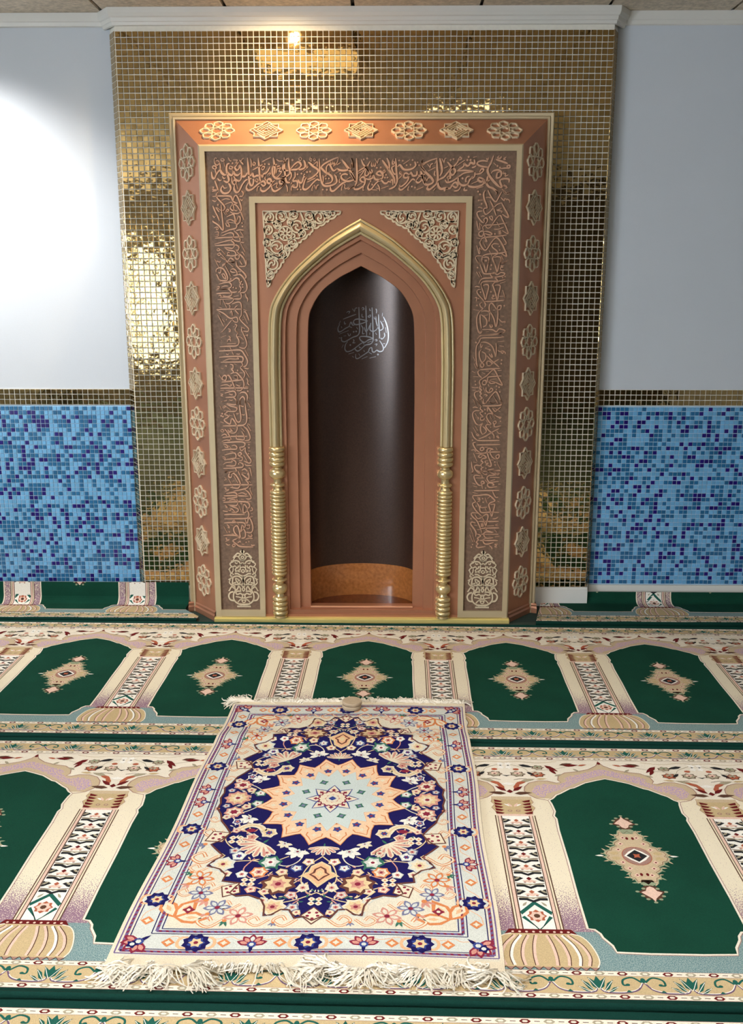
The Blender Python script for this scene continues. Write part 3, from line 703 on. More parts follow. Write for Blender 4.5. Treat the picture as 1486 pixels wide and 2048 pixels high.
'10 -1167 923 -1146 934 -1146 919 -1167 923;9 -1146 930 -1105 894;13 -1080 891 -1085 854 -1093 825 -1063 861 -1076 891;'
'13 -1067 861 -1050 821 -1055 774 -1087 763;15 -1115 781 -1149 821 -1152 861 -1126 883 -1109 854 -1100 799 -1101 770 -1130 759;'
'10 -1214 894 -1197 876 -1194 861 -1208 872;8 -1186 894 -1158 883;10 -1243 875 -1213 814;D11 -1195 825;9 -1175 806 -1153 803;'
'13 -1250 791 -1186 794 -1129 788 -1108 770 -1159 748 -1163 737 -1132 708 -1104 689 -1047 684 -983 684;'
'9 -1037 887 -1009 887 -1013 873 -1038 873 -1010 869 -1014 858 -1038 854;10 -997 807 -991 785 -1016 785 -1026 796;10 -1052 756 -1016 767 -984 765;'
'13 -1124 719 -1102 737 -1096 726;9 -1236 766 -1219 766 -1226 751 -1198 751 -1234 733;9 -1231 715 -1210 700 -1192 707;'
'10 -1175 696 -1156 711 -1146 696 -1161 685 -1175 696;D10 -1046 728;D10 -1021 734;9 -1000 708 -993 697 -968 699;9 -1085 711 -1064 708'),
'RIGHT': (
'D13 980 3758;D13 997 3736;14 1041 3771 1028 3742 1033 3698 1050 3660 1061 3628;'
'12 1061 3627 1038 3625 1030 3608 1040 3584 1055 3577 1082 3596 1112 3628 1142 3655 1178 3669;'
'12 1062 3771 1078 3736 1097 3707 1119 3681 1138 3684 1155 3716 1178 3757;12 1120 3768 1139 3754 1133 3733;9 1190 3768 1212 3739 1242 3748 1227 3754;'
'9 1170 3713 1199 3687 1204 3704 1223 3690;9 1220 3701 1244 3687 1245 3669;9 1045 3710 1067 3713 1088 3707;D11 986 3688;8 988 3690 1021 3690;'
'D12 1012 3661;9 983 3628 995 3634 1020 3625;10 1081 3687 1108 3640 1122 3602 1135 3567;12 1178 3669 1207 3619 1229 3584 1240 3555 1224 3555 1187 3578;'
'9 1137 3611 1161 3616 1179 3628;9 1143 3608 1183 3602 1177 3587;12 1021 3605 987 3599 975 3584 988 3552 1014 3520 1035 3508;'
'9 1010 3558 1025 3564 1040 3561;11 1042 3511 1035 3534 1050 3549 1065 3537 1060 3514 1045 3499;'
'10 1045 3490 1067 3466 1092 3475 1118 3514 1148 3555 1172 3567 1188 3537 1214 3490 1240 3431 1232 3422 1191 3446;'
'10 1077 3561 1090 3540 1108 3531 1101 3561 1083 3558;9 974 3525 981 3493 991 3455 1003 3458 996 3508;9 996 3508 1021 3481;'
'10 1021 3466 1036 3484 1057 3490 1134 3493 1229 3508;9 1143 3516 1168 3475;9 1120 3457 1160 3457 1202 3475;'
'13 1027 3469 1031 3443 1013 3440 995 3425 1001 3404 1023 3401 1035 3425 1031 3449;10 1037 3440 1074 3437 1106 3419 1087 3410 1044 3422;'
'9 1154 3443 1179 3443 1161 3431 1182 3428 1161 3419 1186 3416;D12 1130 3419;11 1015 3369 1023 3383 1063 3392 1168 3401 1229 3410;'
'12 1038 3422 1051 3383 1064 3357 1045 3363;9 977 3386 1008 3380;'
'13 1015 3369 1006 3348 1022 3312 1044 3288 1066 3294 1095 3339 1125 3377 1150 3386 1185 3348 1217 3288 1234 3240 1222 3240 1193 3258;'
'9 1033 3354 1056 3306;9 1195 3398 1228 3345 1207 3330;11 1166 3336 1126 3339 1108 3324 1121 3303 1150 3282 1166 3255;D10 1170 3318;D10 1174 3288;'
'9 979 3327 992 3288 999 3261 1008 3264 1001 3309;8 1001 3309 1023 3288;12 1027 3228 1039 3243 1079 3255 1172 3261 1236 3273;9 1085 3285 1111 3237;'
'12 1027 3231 1028 3204 1041 3166;10 1031 3225 1061 3231 1083 3222 1087 3192 1076 3166;11 1160 3255 1126 3237 1117 3216 1137 3166;'
'10 1123 3225 1154 3234 1182 3228 1186 3201 1172 3166;9 1024 3240 987 3240 972 3225 985 3198 1010 3166;8 1050 3204 1065 3204 1062 3192;'
'9 1188 3243 1207 3207;8 1193 3183 1214 3183 1239 3198;12 985 3201 1010 3171 1030 3125 1043 3098 1071 3092 1115 3095 1152 3101;'
'11 1028 3207 1048 3159 1065 3107 1076 3159 1090 3207;11 1124 3207 1141 3159 1158 3110 1169 3153 1186 3207;8 1050 3198 1069 3195;D11 1107 3165;'
'D11 1103 3131;D11 991 3144;8 1193 3180 1214 3183 1239 3201;8 1215 3159 1187 3159 1206 3147 1185 3144 1191 3125 1216 3125;9 984 3110 1010 3065;'
'9 1003 3110 1029 3065;11 1102 3089 1130 3104 1158 3086 1192 3104 1223 3095 1208 3077 1165 3068 1103 3059 1047 3056 1020 3041 1005 3011;'
'11 1102 3089 1115 3071 1147 3056 1169 3032;11 1031 2989 1024 3008 1039 3026 1073 3032 1166 3032 1228 3047;D9 1206 3062;D9 1226 3071;'
'11 1173 3029 1142 3023 1124 3001 1130 2983 1151 2928 1165 2874 1176 2925 1189 2989 1170 3001 1142 2998;9 1185 3014 1232 3029;'
'11 1027 2998 1034 2971 1051 2925 1065 2880 1076 2922 1090 2989 1067 3005 1040 2995;9 971 2983 990 2989 1015 2983;D11 1110 2944;'
'11 1022 2965 1000 2962 991 2941 1007 2916 1036 2886 1059 2858;D11 1022 2941;8 1148 2916 1123 2916 1139 2904 1120 2901 1127 2886 1149 2889;'
'9 1209 2959 1233 2892;8 1182 2907 1220 2907;11 1053 2864 1121 2864 1230 2875;9 974 2895 992 2895 987 2864;D9 1005 2889;'
'12 1056 2858 1069 2837 1057 2815;11 1037 2855 1019 2843 1029 2815 1045 2803 1023 2785 1002 2751 994 2708 1002 2643 1018 2609 1040 2606 1040 2618;'
'D11 994 2831;8 964 2797 1011 2788;12 1101 2695 1105 2766 1098 2812 1109 2846 1128 2843 1161 2800;11 1167 2794 1176 2825 1200 2828 1195 2800 1173 2794;'
'D11 1227 2828;12 1173 2791 1175 2736 1162 2652 1141 2720 1111 2769 1070 2785 1030 2782;9 1130 2791 1148 2791;12 1024 2754 1025 2705 1037 2637;'
'11 1030 2754 1062 2732 1082 2702 1077 2665 1049 2649;8 1053 2742 1090 2751;8 1203 2742 1228 2739;9 1182 2720 1211 2692 1239 2695 1233 2680;'
'11 1108 2671 1115 2649 1130 2652 1124 2671;8 1196 2668 1215 2662;11 1043 2627 1128 2627 1166 2609 1191 2634 1241 2618 1217 2600 1129 2587 1035 2581;'
'8 1075 2609 1097 2612;11 1242 2615 1202 2596 1139 2583 1061 2580 1026 2574 1002 2546;11 1006 2617 1026 2596 1041 2605;8 1076 2608 1101 2611;'
'11 1234 2565 1171 2559 1052 2557 1030 2543 1021 2521 1000 2490 995 2437 1000 2365 1017 2292;9 1212 2574 1231 2565;9 1179 2524 1238 2531;D13 993 2518;'
'10 1034 2518 1065 2521 1103 2509 1136 2481 1156 2431 1167 2399 1171 2468 1166 2512;9 1034 2509 1038 2474 1053 2499;9 1073 2471 1110 2484;'
'9 1073 2468 1118 2456 1105 2443;9 1196 2490 1234 2484;9 1181 2453 1203 2440 1225 2446 1248 2431 1245 2418;9 1207 2440 1226 2424 1232 2440;'
'11 1042 2459 1026 2437 1028 2390 1048 2349 1066 2358 1082 2384 1077 2421 1045 2440;11 1109 2421 1122 2402 1138 2393 1128 2424;'
'11 1048 2346 1036 2321 1052 2305 1067 2324 1051 2346;11 1091 2406 1120 2374 1165 2336 1198 2308;11 1096 2321 1121 2321 1152 2349 1193 2374;'
'10 1096 2321 1092 2352 1114 2358 1134 2340 1121 2321;D11 1218 2368;D11 1216 2337;9 974 2393 990 2358;9 981 2339 1002 2292;9 994 2346 1021 2286;'
'11 1030 2283 1084 2289 1208 2296;9 1189 2277 1221 2280;12 1030 2280 1015 2264 1028 2235 1051 2216;'
'11 1053 2127 1037 2159 1033 2185 1048 2204 1092 2232 1145 2283 1167 2270 1198 2213 1231 2156 1215 2156 1180 2172 1119 2191;8 1050 2261 1079 2248;'
'8 1085 2273 1110 2273;8 1136 2248 1165 2245;9 964 2273 993 2257;8 975 2226 1022 2223;11 1222 2232 1118 2223 1102 2210 1103 2172;9 1125 2201 1179 2207;'
'11 1056 2169 1068 2191 1090 2188 1088 2159 1065 2156 1055 2172;11 1112 2185 1132 2166 1167 2169;D11 995 2185;D11 999 2156;'
'8 964 2134 993 2127 1025 2131;9 1107 2159 1117 2140;12 1092 2131 1092 2102 1118 2086 1150 2108 1133 2124 1118 2096;D11 1180 2144;D11 1203 2134;'
'D11 1181 2115;D11 1211 2093;9 1066 2131 1087 2083;13 1037 2146 1038 2121 1054 2108 1038 2092 1052 2076 1039 2060 1059 2038 1037 2028;'
'9 1074 2064 1087 2070 1103 2061 1087 2054;8 974 2108 1006 2108;12 1035 2102 1000 2092 991 2067 1008 2032 1038 1984;9 976 2032 1006 1980;'
'13 1069 2032 1073 1996 1092 1996 1129 2048 1166 2089 1185 2089 1209 2042 1233 1978;9 1154 2061 1195 1993;8 1121 2006 1147 1993 1172 2000;'
'10 986 2021 1010 1970;12 1012 2021 1048 1970;12 1057 2021 1067 1989;12 1114 2018 1077 1986;8 1118 2012 1144 1993 1172 1999;11 1181 2022 1198 1990;'
'12 1217 2022 1227 1980 1135 1970 1064 1972;9 978 1954 997 1960 1023 1954;12 1052 1967 1046 1944 1069 1922 1044 1912 1054 1893 1073 1877;'
'11 1073 1874 1051 1870 1052 1845 1077 1848 1083 1864;D11 1085 1938;D11 1089 1906;12 1107 1922 1110 1957 1130 1935 1156 1903 1177 1861;'
'10 1225 1961 1194 1935 1175 1922 1151 1951;9 1167 1951 1220 1919;12 1040 1928 1001 1928 980 1902 987 1861 1011 1815 1034 1802;8 999 1906 1019 1877;'
'9 1016 1867 1029 1870 1032 1857 1019 1857;12 1108 1893 1102 1870 1119 1838 1146 1809;10 1105 1896 1130 1903 1156 1896 1177 1854;8 1131 1887 1145 1854;'
'9 1097 1848 1117 1816;9 1163 1896 1199 1874 1228 1871 1221 1861 1208 1867;D10 1224 1835;10 1161 1829 1180 1838 1187 1822 1172 1809 1158 1825;'
'11 1168 1809 1179 1786 1230 1796;13 1037 1799 1056 1809 1069 1815 1053 1789 1054 1747 1071 1718;12 1071 1718 1103 1744 1092 1773 1069 1790;'
'12 1140 1803 1107 1806 1098 1790 1122 1757 1151 1734 1171 1709 1172 1682;12 1215 1770 1180 1754 1142 1731 1097 1702 1040 1679;D9 1140 1783;'
'9 1002 1796 1028 1754;9 986 1780 1016 1731;9 1013 1724 1026 1708 1039 1711 1023 1728;8 1196 1748 1213 1728 1238 1731;10 974 1741 994 1695 1024 1669;'
'12 1024 1666 1079 1663 1221 1666;10 1191 1705 1214 1686 1203 1712;8 1123 1695 1133 1682;10 1133 1702 1140 1679;D10 984 1669;'
'12 1012 1649 989 1640 1000 1610 1023 1577 1049 1561;12 1019 1625 1112 1627 1228 1629;9 1090 1604 1119 1604;'
'12 1055 1574 1055 1594 1074 1604 1087 1587 1068 1574 1055 1578;12 1014 1551 1082 1551 1146 1561 1230 1563;'
'13 1165 1591 1126 1594 1114 1571 1128 1519 1153 1459 1150 1433 1124 1439;10 1172 1584 1146 1581 1140 1558 1161 1519 1190 1496;'
'11 1193 1529 1218 1539 1222 1516 1203 1502 1193 1525;8 1190 1604 1204 1578;9 974 1577 1000 1581 1017 1564;'
'12 1069 1555 1073 1528 1057 1512 1041 1522 1056 1538 1082 1535 1105 1519 1106 1509 1077 1502 1064 1486 1081 1466 1062 1446 1072 1429;'
'11 995 1551 1029 1476;8 1126 1482 1100 1479 1107 1463 1130 1463 1107 1446 1130 1446;9 1148 1489 1174 1492;D11 1185 1473;D11 1189 1446;'
'8 1204 1476 1211 1460;9 1211 1456 1238 1407;9 996 1472 1026 1466;10 980 1475 984 1429 995 1393 986 1373 1005 1370;'
'12 1059 1439 1020 1443 1007 1423 1031 1386 1071 1354;12 1088 1426 1066 1413 1080 1390 1119 1390 1232 1400;'
'10 1180 1410 1144 1403 1125 1390 1184 1364 1233 1364;D10 1108 1416;9 1050 1396 1074 1376;10 989 1392 986 1374 1004 1371;'
'13 1031 1399 1063 1364 1081 1332;12 1062 1388 1098 1360;10 1098 1360 1119 1360 1112 1367;13 1069 1392 1236 1394;12 1128 1385 1195 1350;'
'10 1188 1378 1213 1357 1230 1368 1212 1368;13 1060 1346 1022 1353 1005 1339 1023 1293 1048 1264 1076 1261;12 1022 1328 1099 1328;'
'13 1231 1332 1147 1332;11 1181 1350 1140 1350 1120 1328 1134 1297 1155 1289 1225 1297;10 1152 1304 1193 1314;10 1103 1311 1128 1282;'
'12 1069 1275 1072 1296 1089 1296 1097 1279 1076 1271 1084 1229;12 1212 1251 1150 1243 1128 1257 1131 1279 1163 1282 1184 1265 1167 1261;'
'9 1222 1272 1243 1272;9 992 1282 1020 1271;9 1003 1254 1035 1246;D10 1110 1236;12 1008 1211 1102 1213 1231 1215;10 1172 1208 1201 1154 1225 1154;'
'9 994 1196 1040 1186;'
'13 1024 1114 999 1150 1005 1168 1040 1168 1131 1175 1181 1140 1195 1118 1154 1100 1144 1079 1155 1043 1171 978 1184 1021 1196 1079 1189 1090 1154 1086;'
'13 1128 1140 1152 1158;9 1037 1154 1062 1143 1041 1136 1066 1129 1045 1114 1066 1114;D10 1085 1140;D10 1091 1107;10 1107 1150 1129 1097;'
'9 1220 1118 1234 1111;12 1028 1111 1000 1096 1004 1068 1037 1021 1080 981;12 1035 1107 1060 1064 1076 1014 1156 1016 1237 1014;D9 1029 1071;'
'9 1070 1078 1074 1057 1127 1061;10 1110 1053 1124 1025;10 1179 953 1207 956 1231 971;'
'12 1044 1006 1002 1010 988 995 1007 967 1039 938 1065 887 1087 825;10 1020 996 1042 959 1059 956 1084 970;'
'12 1084 970 1122 996 1140 981 1134 942 1121 891 1106 934 1084 974;12 1053 929 1144 929 1236 931;'
'9 1106 916 1075 905 1103 898 1079 891 1086 884 1107 887;9 1205 895 1229 906;9 1205 895 1233 888;10 1132 887 1195 891;12 1076 865 1164 869 1241 870;'
'10 1114 880 1133 847 1193 829;D10 986 956;13 1029 916 994 923 987 901 1016 862 1035 825 1032 789;10 1019 894 1044 891;9 1044 854 1069 854;'
'9 981 869 1007 811;9 1007 807 1023 738;9 979 807 1009 738;D10 1006 716;D10 996 690;'
'13 1045 814 1078 796 1050 774 1058 756 1040 738 1055 719 1041 701 1056 686 1087 690 1123 698;13 1084 811 1236 811;'
'12 1183 826 1126 833 1105 811 1128 775 1191 778;10 1205 786 1247 793;12 1068 752 1149 753 1234 753;12 1121 771 1100 756 1115 723 1150 720 1196 735;'
'10 1158 705 1179 687 1183 672;9 1235 720 1207 716 1225 705 1207 698 1215 691 1232 691;10 1199 855 1221 830'),
'MED': (
'14 -29 2806 -27 2736 -24 2661 -24 2586 -43 2553 -85 2537 -124 2515 -158 2498 -185 2507 -186 2541;14 34 2818 37 2736 39 2643 41 2549;'
'14 90 2803 94 2736 98 2643 100 2549 98 2504 75 2477 29 2466 -9 2432 -40 2413 -63 2428 -61 2447;13 149 2742 151 2680 155 2616 159 2556 157 2526;'
'14 193 2721 220 2661 237 2587 236 2511 213 2459 198 2440;14 49 2684 -1 2695 -46 2700 -73 2687 -77 2665 -54 2650 -1 2661 49 2682;'
'13 -66 2650 -85 2646 -100 2672 -108 2661 -119 2635 -153 2616 -192 2590 -213 2590 -218 2620 -203 2654;14 -119 2635 -92 2624;10 -210 2654 -195 2684;'
'11 -172 2699 -115 2721 -54 2743;10 -141 2754 -130 2766 -111 2766 -122 2747;9 -88 2792 -69 2766;8 -69 2766 -61 2795 -42 2799;'
'9 -4 2792 7 2803 18 2788 -1 2780;9 68 2795 71 2777 79 2777;9 125 2792 132 2773 128 2751;9 52 2725 75 2736 75 2721 60 2717 52 2728;'
'9 -1 2747 -1 2721 14 2717;8 109 2721 113 2702 125 2706 125 2725;13 106 2526 60 2541 -1 2545 -24 2534 -9 2507 22 2492 60 2515 106 2526;'
'13 14 2492 -17 2477 -55 2447 -101 2417 -139 2409 -157 2432 -151 2473 -131 2500;11 6 2496 18 2473;'
'13 71 2598 75 2639 79 2665 71 2609 98 2590 129 2605 144 2631;13 125 2714 128 2680 140 2635;12 144 2624 163 2601 189 2616 186 2646 166 2684;'
'11 -9 2646 7 2616 3 2571 22 2571;11 18 2628 33 2590 52 2605 68 2646;11 -161 2680 -157 2657 -146 2661;10 -188 2635 -184 2620;D14 -77 2586;D14 -54 2590;'
'10 -51 2628 -39 2609;11 -207 2567 -123 2598;9 -169 2549 -146 2552;9 -131 2575 -120 2552 -108 2556 -108 2571;11 -211 2534 -188 2530;'
'10 -81 2519 -74 2504 -85 2488 -62 2488;D14 -108 2468;10 -185 2443 -170 2473;9 -28 2458 -24 2443 -9 2447;9 113 2511 129 2519 136 2507 121 2504;'
'11 48 2489 87 2504;9 113 2474 136 2477 125 2458;'
'13 159 2508 182 2474 194 2440 186 2417 159 2409 133 2421 113 2405 94 2409 87 2443 67 2436 56 2409 25 2386 -9 2364 -40 2345 -59 2352 -59 2386;'
'12 60 2402 87 2387;D15 144 2383;11 67 2349 125 2364;11 -5 2341 48 2364;10 -90 2367 -78 2356;9 -32 2390 -21 2371;10 14 2421 22 2405;'
'11 -124 2386 -74 2402;10 121 2579 132 2560;10 71 2579 68 2560;11 167 2534 182 2523 205 2549 201 2579;9 212 2628 220 2579;10 190 2481 209 2481;'
'9 185 2755 182 2725;9 186 2676 197 2684'),
'VASE': (
'11 0 659 0 624;8 1 650 18 642 6 627;10 0 623 19 608 35 590 18 566 0 551;8 0 599 13 587 0 572;10 17 612 42 623 64 605 85 581;'
'8 36 593 58 596 74 578 85 557;8 1 548 29 569;9 0 539 22 515 27 491;10 16 515 34 545 59 554 84 551 106 545;8 45 533 61 527 70 542;'
'8 84 545 117 524 102 497;8 72 509 83 497 110 491 129 466;9 38 509 49 485 72 506;9 0 494 21 488 27 463;8 1 472 15 454 0 439;'
'8 25 448 48 454 71 466 57 485;10 2 406 30 418 47 430 75 430;8 32 466 70 448;8 88 485 92 454 109 436 123 466;8 83 421 109 433 116 409 97 409;'
'11 3 357 18 388 41 406 69 406 91 394 98 363 102 315;8 99 397 118 382 135 372;8 118 375 128 345 108 321;9 28 360 46 375 68 385 62 357 39 336 25 357;'
'7 40 363 51 357;12 2 406 2 339;10 2 339 16 321 2 302;10 10 315 33 330 61 327 83 327;9 67 345 92 339 91 315 74 309;9 1 299 12 284 1 260;'
'10 44 318 29 290 28 260;10 44 318 54 287 73 266;11 82 302 76 269 91 238 93 192 78 162 49 140;9 87 290 105 306 118 293 131 269 137 272;'
'11 95 257 122 248 138 217 123 180 89 171;10 20 260 53 263 72 248 58 232 30 241 13 229;10 1 238 13 211 1 192;8 12 192 40 205 74 211;'
'8 1 180 17 168 2 149;8 12 180 34 180 56 156;12 0 134 49 139;12 0 117 63 116;8 27 131 32 116'),
}
# ------------------------------------------------------------------ the mihrab
mih = empty('mihrab', (0, YF, 0))
tag(mih, 'copper and gold mihrab prayer niche with raised calligraphy, standing against the gold mosaic', 'mihrab')
ZB = -0.012
def frame(prof, mat, name, zb=ZB, smooth=False):
    """sweep (outward offset o from the front outer edge, y) around left side, top and right side"""
    mb = MB()
    rows = [[(-(0.668 + o), y, zb), (-(0.668 + o), y, 2.061 + o), (0.668 + o, y, 2.061 + o), (0.668 + o, y, zb)] for o, y in prof]
    mb.skin(rows, mat)
    return mb.build(name, mih, smooth)
frame([(-0.0225, YF + 0.014), (-0.0225, YF), (-0.0015, YF), (0.002, YF + 0.003), (0.005, YF + 0.007)], M['champagne'], 'outer_frame', 0.0)
frame([(0.005, YF + 0.007), (0.122, YB - 0.012)], M['copper'], 'splayed_border')
frame([(0.120, YB - 0.012), (0.124, YB - 0.020), (0.131, YB - 0.020), (0.134, YB - 0.010), (0.138, YB - 0.014), (0.146, YB - 0.016), (0.151, YB - 0.008), (0.152, YB), (0.152, YW - 0.004)], M['champagne'], 'edge_moulding', smooth=True)
mb = MB()
w0 = 0.668
zt = [(w0 - 0.0215, 2.0395), (0.465, 1.859)]
y = YF + 0.012
(a0, t0), (a1, t1) = zt
for q in ([(-a0, 0.0), (-a1, 0.0), (-a1, t1), (-a0, t0)], [(-a0, t0), (-a1, t1), (a1, t1), (a0, t0)], [(a1, 0.0), (a0, 0.0), (a0, t0), (a1, t1)]):
    mb.face([(p[0], y, p[1]) for p in q], M['brown'])
mb.build('inscription_band', mih)
mb = MB()
rows = [[(-a, yy, 0.012), (-a, yy, t), (a, yy, t), (a, yy, 0.012)] for a, t, yy in ((0.466, 1.860, YF + 0.013), (0.466, 1.860, YF), (0.4415, 1.8345, YF), (0.4415, 1.8345, YP + 0.002))]
mb.skin(rows, M['champagne'], flip=True)
for s in (-1, 1):
    mb.box((min(s * 0.4655, s * 0.646), YF + 0.0005, 0.012), (max(s * 0.4655, s * 0.646), YF + 0.013, 0.043), M['champagne'])
mb.build('inner_frame', mih)
I_ = [(0.2335, 1.227), (0.228, 1.354), (0.209, 1.414), (0.165, 1.478), (0.095, 1.530), (0.045, 1.556), (0.0, 1.579)]
O_ = [(0.403, 1.227), (0.397, 1.354), (0.376, 1.438), (0.300, 1.547), (0.168, 1.666), (0.084, 1.724), (0.0, 1.771)]
def arch(t, zb):
    h = [((1 - t) * a[0] + t * b[0], (1 - t) * a[1] + t * b[1]) for a, b in zip(I_, O_)]
    h = [tuple(p) for p in spline(h, n=6)]
    xb = h[0][0] + 0.002
    zs = [zb + (h[0][1] - zb) * k / 6 for k in range(6)]
    right = [(xb, z) for z in zs] + h
    return [(-x, z) for x, z in right] + [(x, z) for x, z in right[::-1]][1:]
def arch_skin(prof, zb, mat, name, smooth=False, parent=None):
    mb = MB()
    mb.skin([[(x, yy, z) for x, z in arch(t, zb)] for t, yy in prof], mat)
    return mb.build(name, parent or mih, smooth)
# flat copper panel between the inner frame and the arch
mb = MB()
inner = arch(0.66, 0.012)
n = len(inner)
def rect_at(p):
    x, z = p
    cx, cz = 0.0, 1.10
    dx, dz = x - cx, z - cz
    if z <= 1.10 or abs(dx) < 1e-9 and dz <= 0:
        return (0.4415 if x > 0 else -0.4415, z)
    k = min(0.4415 / abs(dx) if abs(dx) > 1e-9 else 1e9, (1.8345 - cz) / dz)
    return (cx + dx * k, cz + dz * k)
outer = [rect_at(p) for p in inner]
ci = [i for i, p in enumerate(outer)]
def add_corner(o, sgn):
    best = min(range(len(o)), key=lambda i: hypot(o[i][0] - sgn * 0.4415, o[i][1] - 1.8345))
    o[best] = (sgn * 0.4415, 1.8345)
add_corner(outer, -1); add_corner(outer, 1)
mb.skin([[(x, YP, z) for x, z in outer], [(x, YP, z) for x, z in inner]], M['copper'])
mb.build('arch_panel', mih)
arch_skin([(1.0, YP + 0.001), (1.0, YP - 0.008), (0.97, YP - 0.014), (0.945, YP - 0.013), (0.935, YP - 0.009), (0.925, YP - 0.012), (0.905, YP - 0.022), (0.87, YP - 0.031), (0.83, YP - 0.034),
           (0.79, YP - 0.030), (0.76, YP - 0.019), (0.745, YP - 0.006), (0.735, YP - 0.004), (0.725, YP - 0.010), (0.70, YP - 0.012), (0.675, YP - 0.009), (0.665, YP + 0.004)], 0.800, M['arch_gold'], 'arch_moulding', True)
arch_skin([(0.665, YP - 0.001), (0.665, YP + 0.006), (0.565, YP + 0.006), (0.56, YP + 0.008), (0.55, YP + 0.026)], 0.020, M['copper'], 'arch_step')
arch_skin([(0.55, YP + 0.026), (0.29, YP + 0.026), (0.285, YP + 0.028), (0.28, YP + 0.046)], 0.020, M['copper'], 'arch_step')
arch_skin([(0.28, YP + 0.046), (0.01, YP + 0.046), (0.0, YP + 0.049), (0.0, YP + 0.075)], 0.020, M['copper'], 'arch_step')
# the hollow
YA, RA, DA = YP + 0.074, 0.250, 0.158
def apse(x):
    return YA + DA * sqrt(max(0.0, 1 - (x / RA) ** 2))
mb = MB()
NA = 40
ang = [pi * i / NA for i in range(NA + 1)]
def apse_ring(z, k=1.0):
    return [(-RA * k * cos(a), YA + DA * k * sin(a), z) for a in ang]
mb.skin([apse_ring(0.03), apse_ring(0.6), apse_ring(1.2), apse_ring(1.66)], M['niche'])
mb.face(apse_ring(1.66)[::-1], M['niche'])
mb.build('niche_lining', mih, True)
mb = MB()
mb.skin([apse_ring(0.03, 0.988), apse_ring(0.196, 0.988), apse_ring(0.198, 0.999)], M['burl'])
mb.build('niche_skirting', mih, True)
mb = MB(); mb.face(apse_ring(0.042, 1.0), M['red_wood']); mb.build('niche_floor', mih)
mb = MB()
mb.box((-0.335, YP + 0.004, ZB), (0.335, YP + 0.078, 0.040), M['copper'])
mb.box((-0.237, YP + 0.030, 0.040), (0.237, YP + 0.078, 0.048), M['copper'])
mb.box((-0.4415, YP - 0.006, ZB), (0.4415, YP + 0.010, 0.022), M['copper'])
mb.box((-0.236, YP + 0.027, 0.044), (0.236, YP + 0.034, 0.0505), M['copper_edge'])
mb.build('sill', mih)
mb = MB()
mb.box((-0.677, YF - 0.016, ZB), (0.677, YF + 0.012, 0.006), M['bright_gold'])
mb.box((-0.676, YF - 0.012, 0.006), (0.676, YF + 0.010, 0.010), M['bright_gold'])
mb.build('base_bar', mih)
for s in (-1, 1):
    mb = MB()
    pr = [(0.007, ZB), (0.009, 0.012), (0.005, 0.020), (0.006, 0.030), (0.000, 0.036)]
    rows = []
    for o, z in pr:
        nx, ny = 0.78 * o, -0.63 * o
        rows.append([(s * (0.672 + nx), YF + 0.004 + ny, z), (s * (0.79 + nx), YB - 0.014 + ny, z), (s * (0.822 + o * 0.3), YB - 0.022 - o, z), (s * (0.821 + o * 0.3), YW - 0.005, z)])
    mb.skin(rows, M['copper'] if s < 0 else M['copper'], flip=(s > 0))
    mb.build('plinth_moulding', mih)
# inscriptions
def on_band(x, z, h):
    return (x, YF + 0.012 - h, z)
for key in ('TOP', 'LEFT', 'RIGHT'):
    mb = MB(); strokes(mb, DATA[key], 0.0046, on_band, M['letter'], wk=1.05 if key == 'TOP' else 0.95)
    o = mb.build('inscription', mih)
    o['label'] = {'TOP': 'raised Arabic calligraphy running across the top of the band', 'LEFT': 'raised Arabic calligraphy running down the left band', 'RIGHT': 'raised Arabic calligraphy running up the right band'}[key]
mb = MB(); strokes(mb, DATA['MED'], 0.0016, lambda x, z, h: (x, apse(x) - h - 0.0005, z), M['silver'], wk=0.85)
o = mb.build('round_inscription', mih); o['label'] = 'round silver Arabic calligraphy inside the hollow'
for sx, cx in ((-1, -0.5415), (1, 0.5535)):
    mb = MB(); strokes(mb, DATA['VASE'], 0.0050, lambda x, z, h, cx=cx: (x + cx, YF + 0.012 - h, z), M['filigree'], mirror=True, nib=None, wk=1.35, taper=False)
    mb.build('vase_ornament', mih)
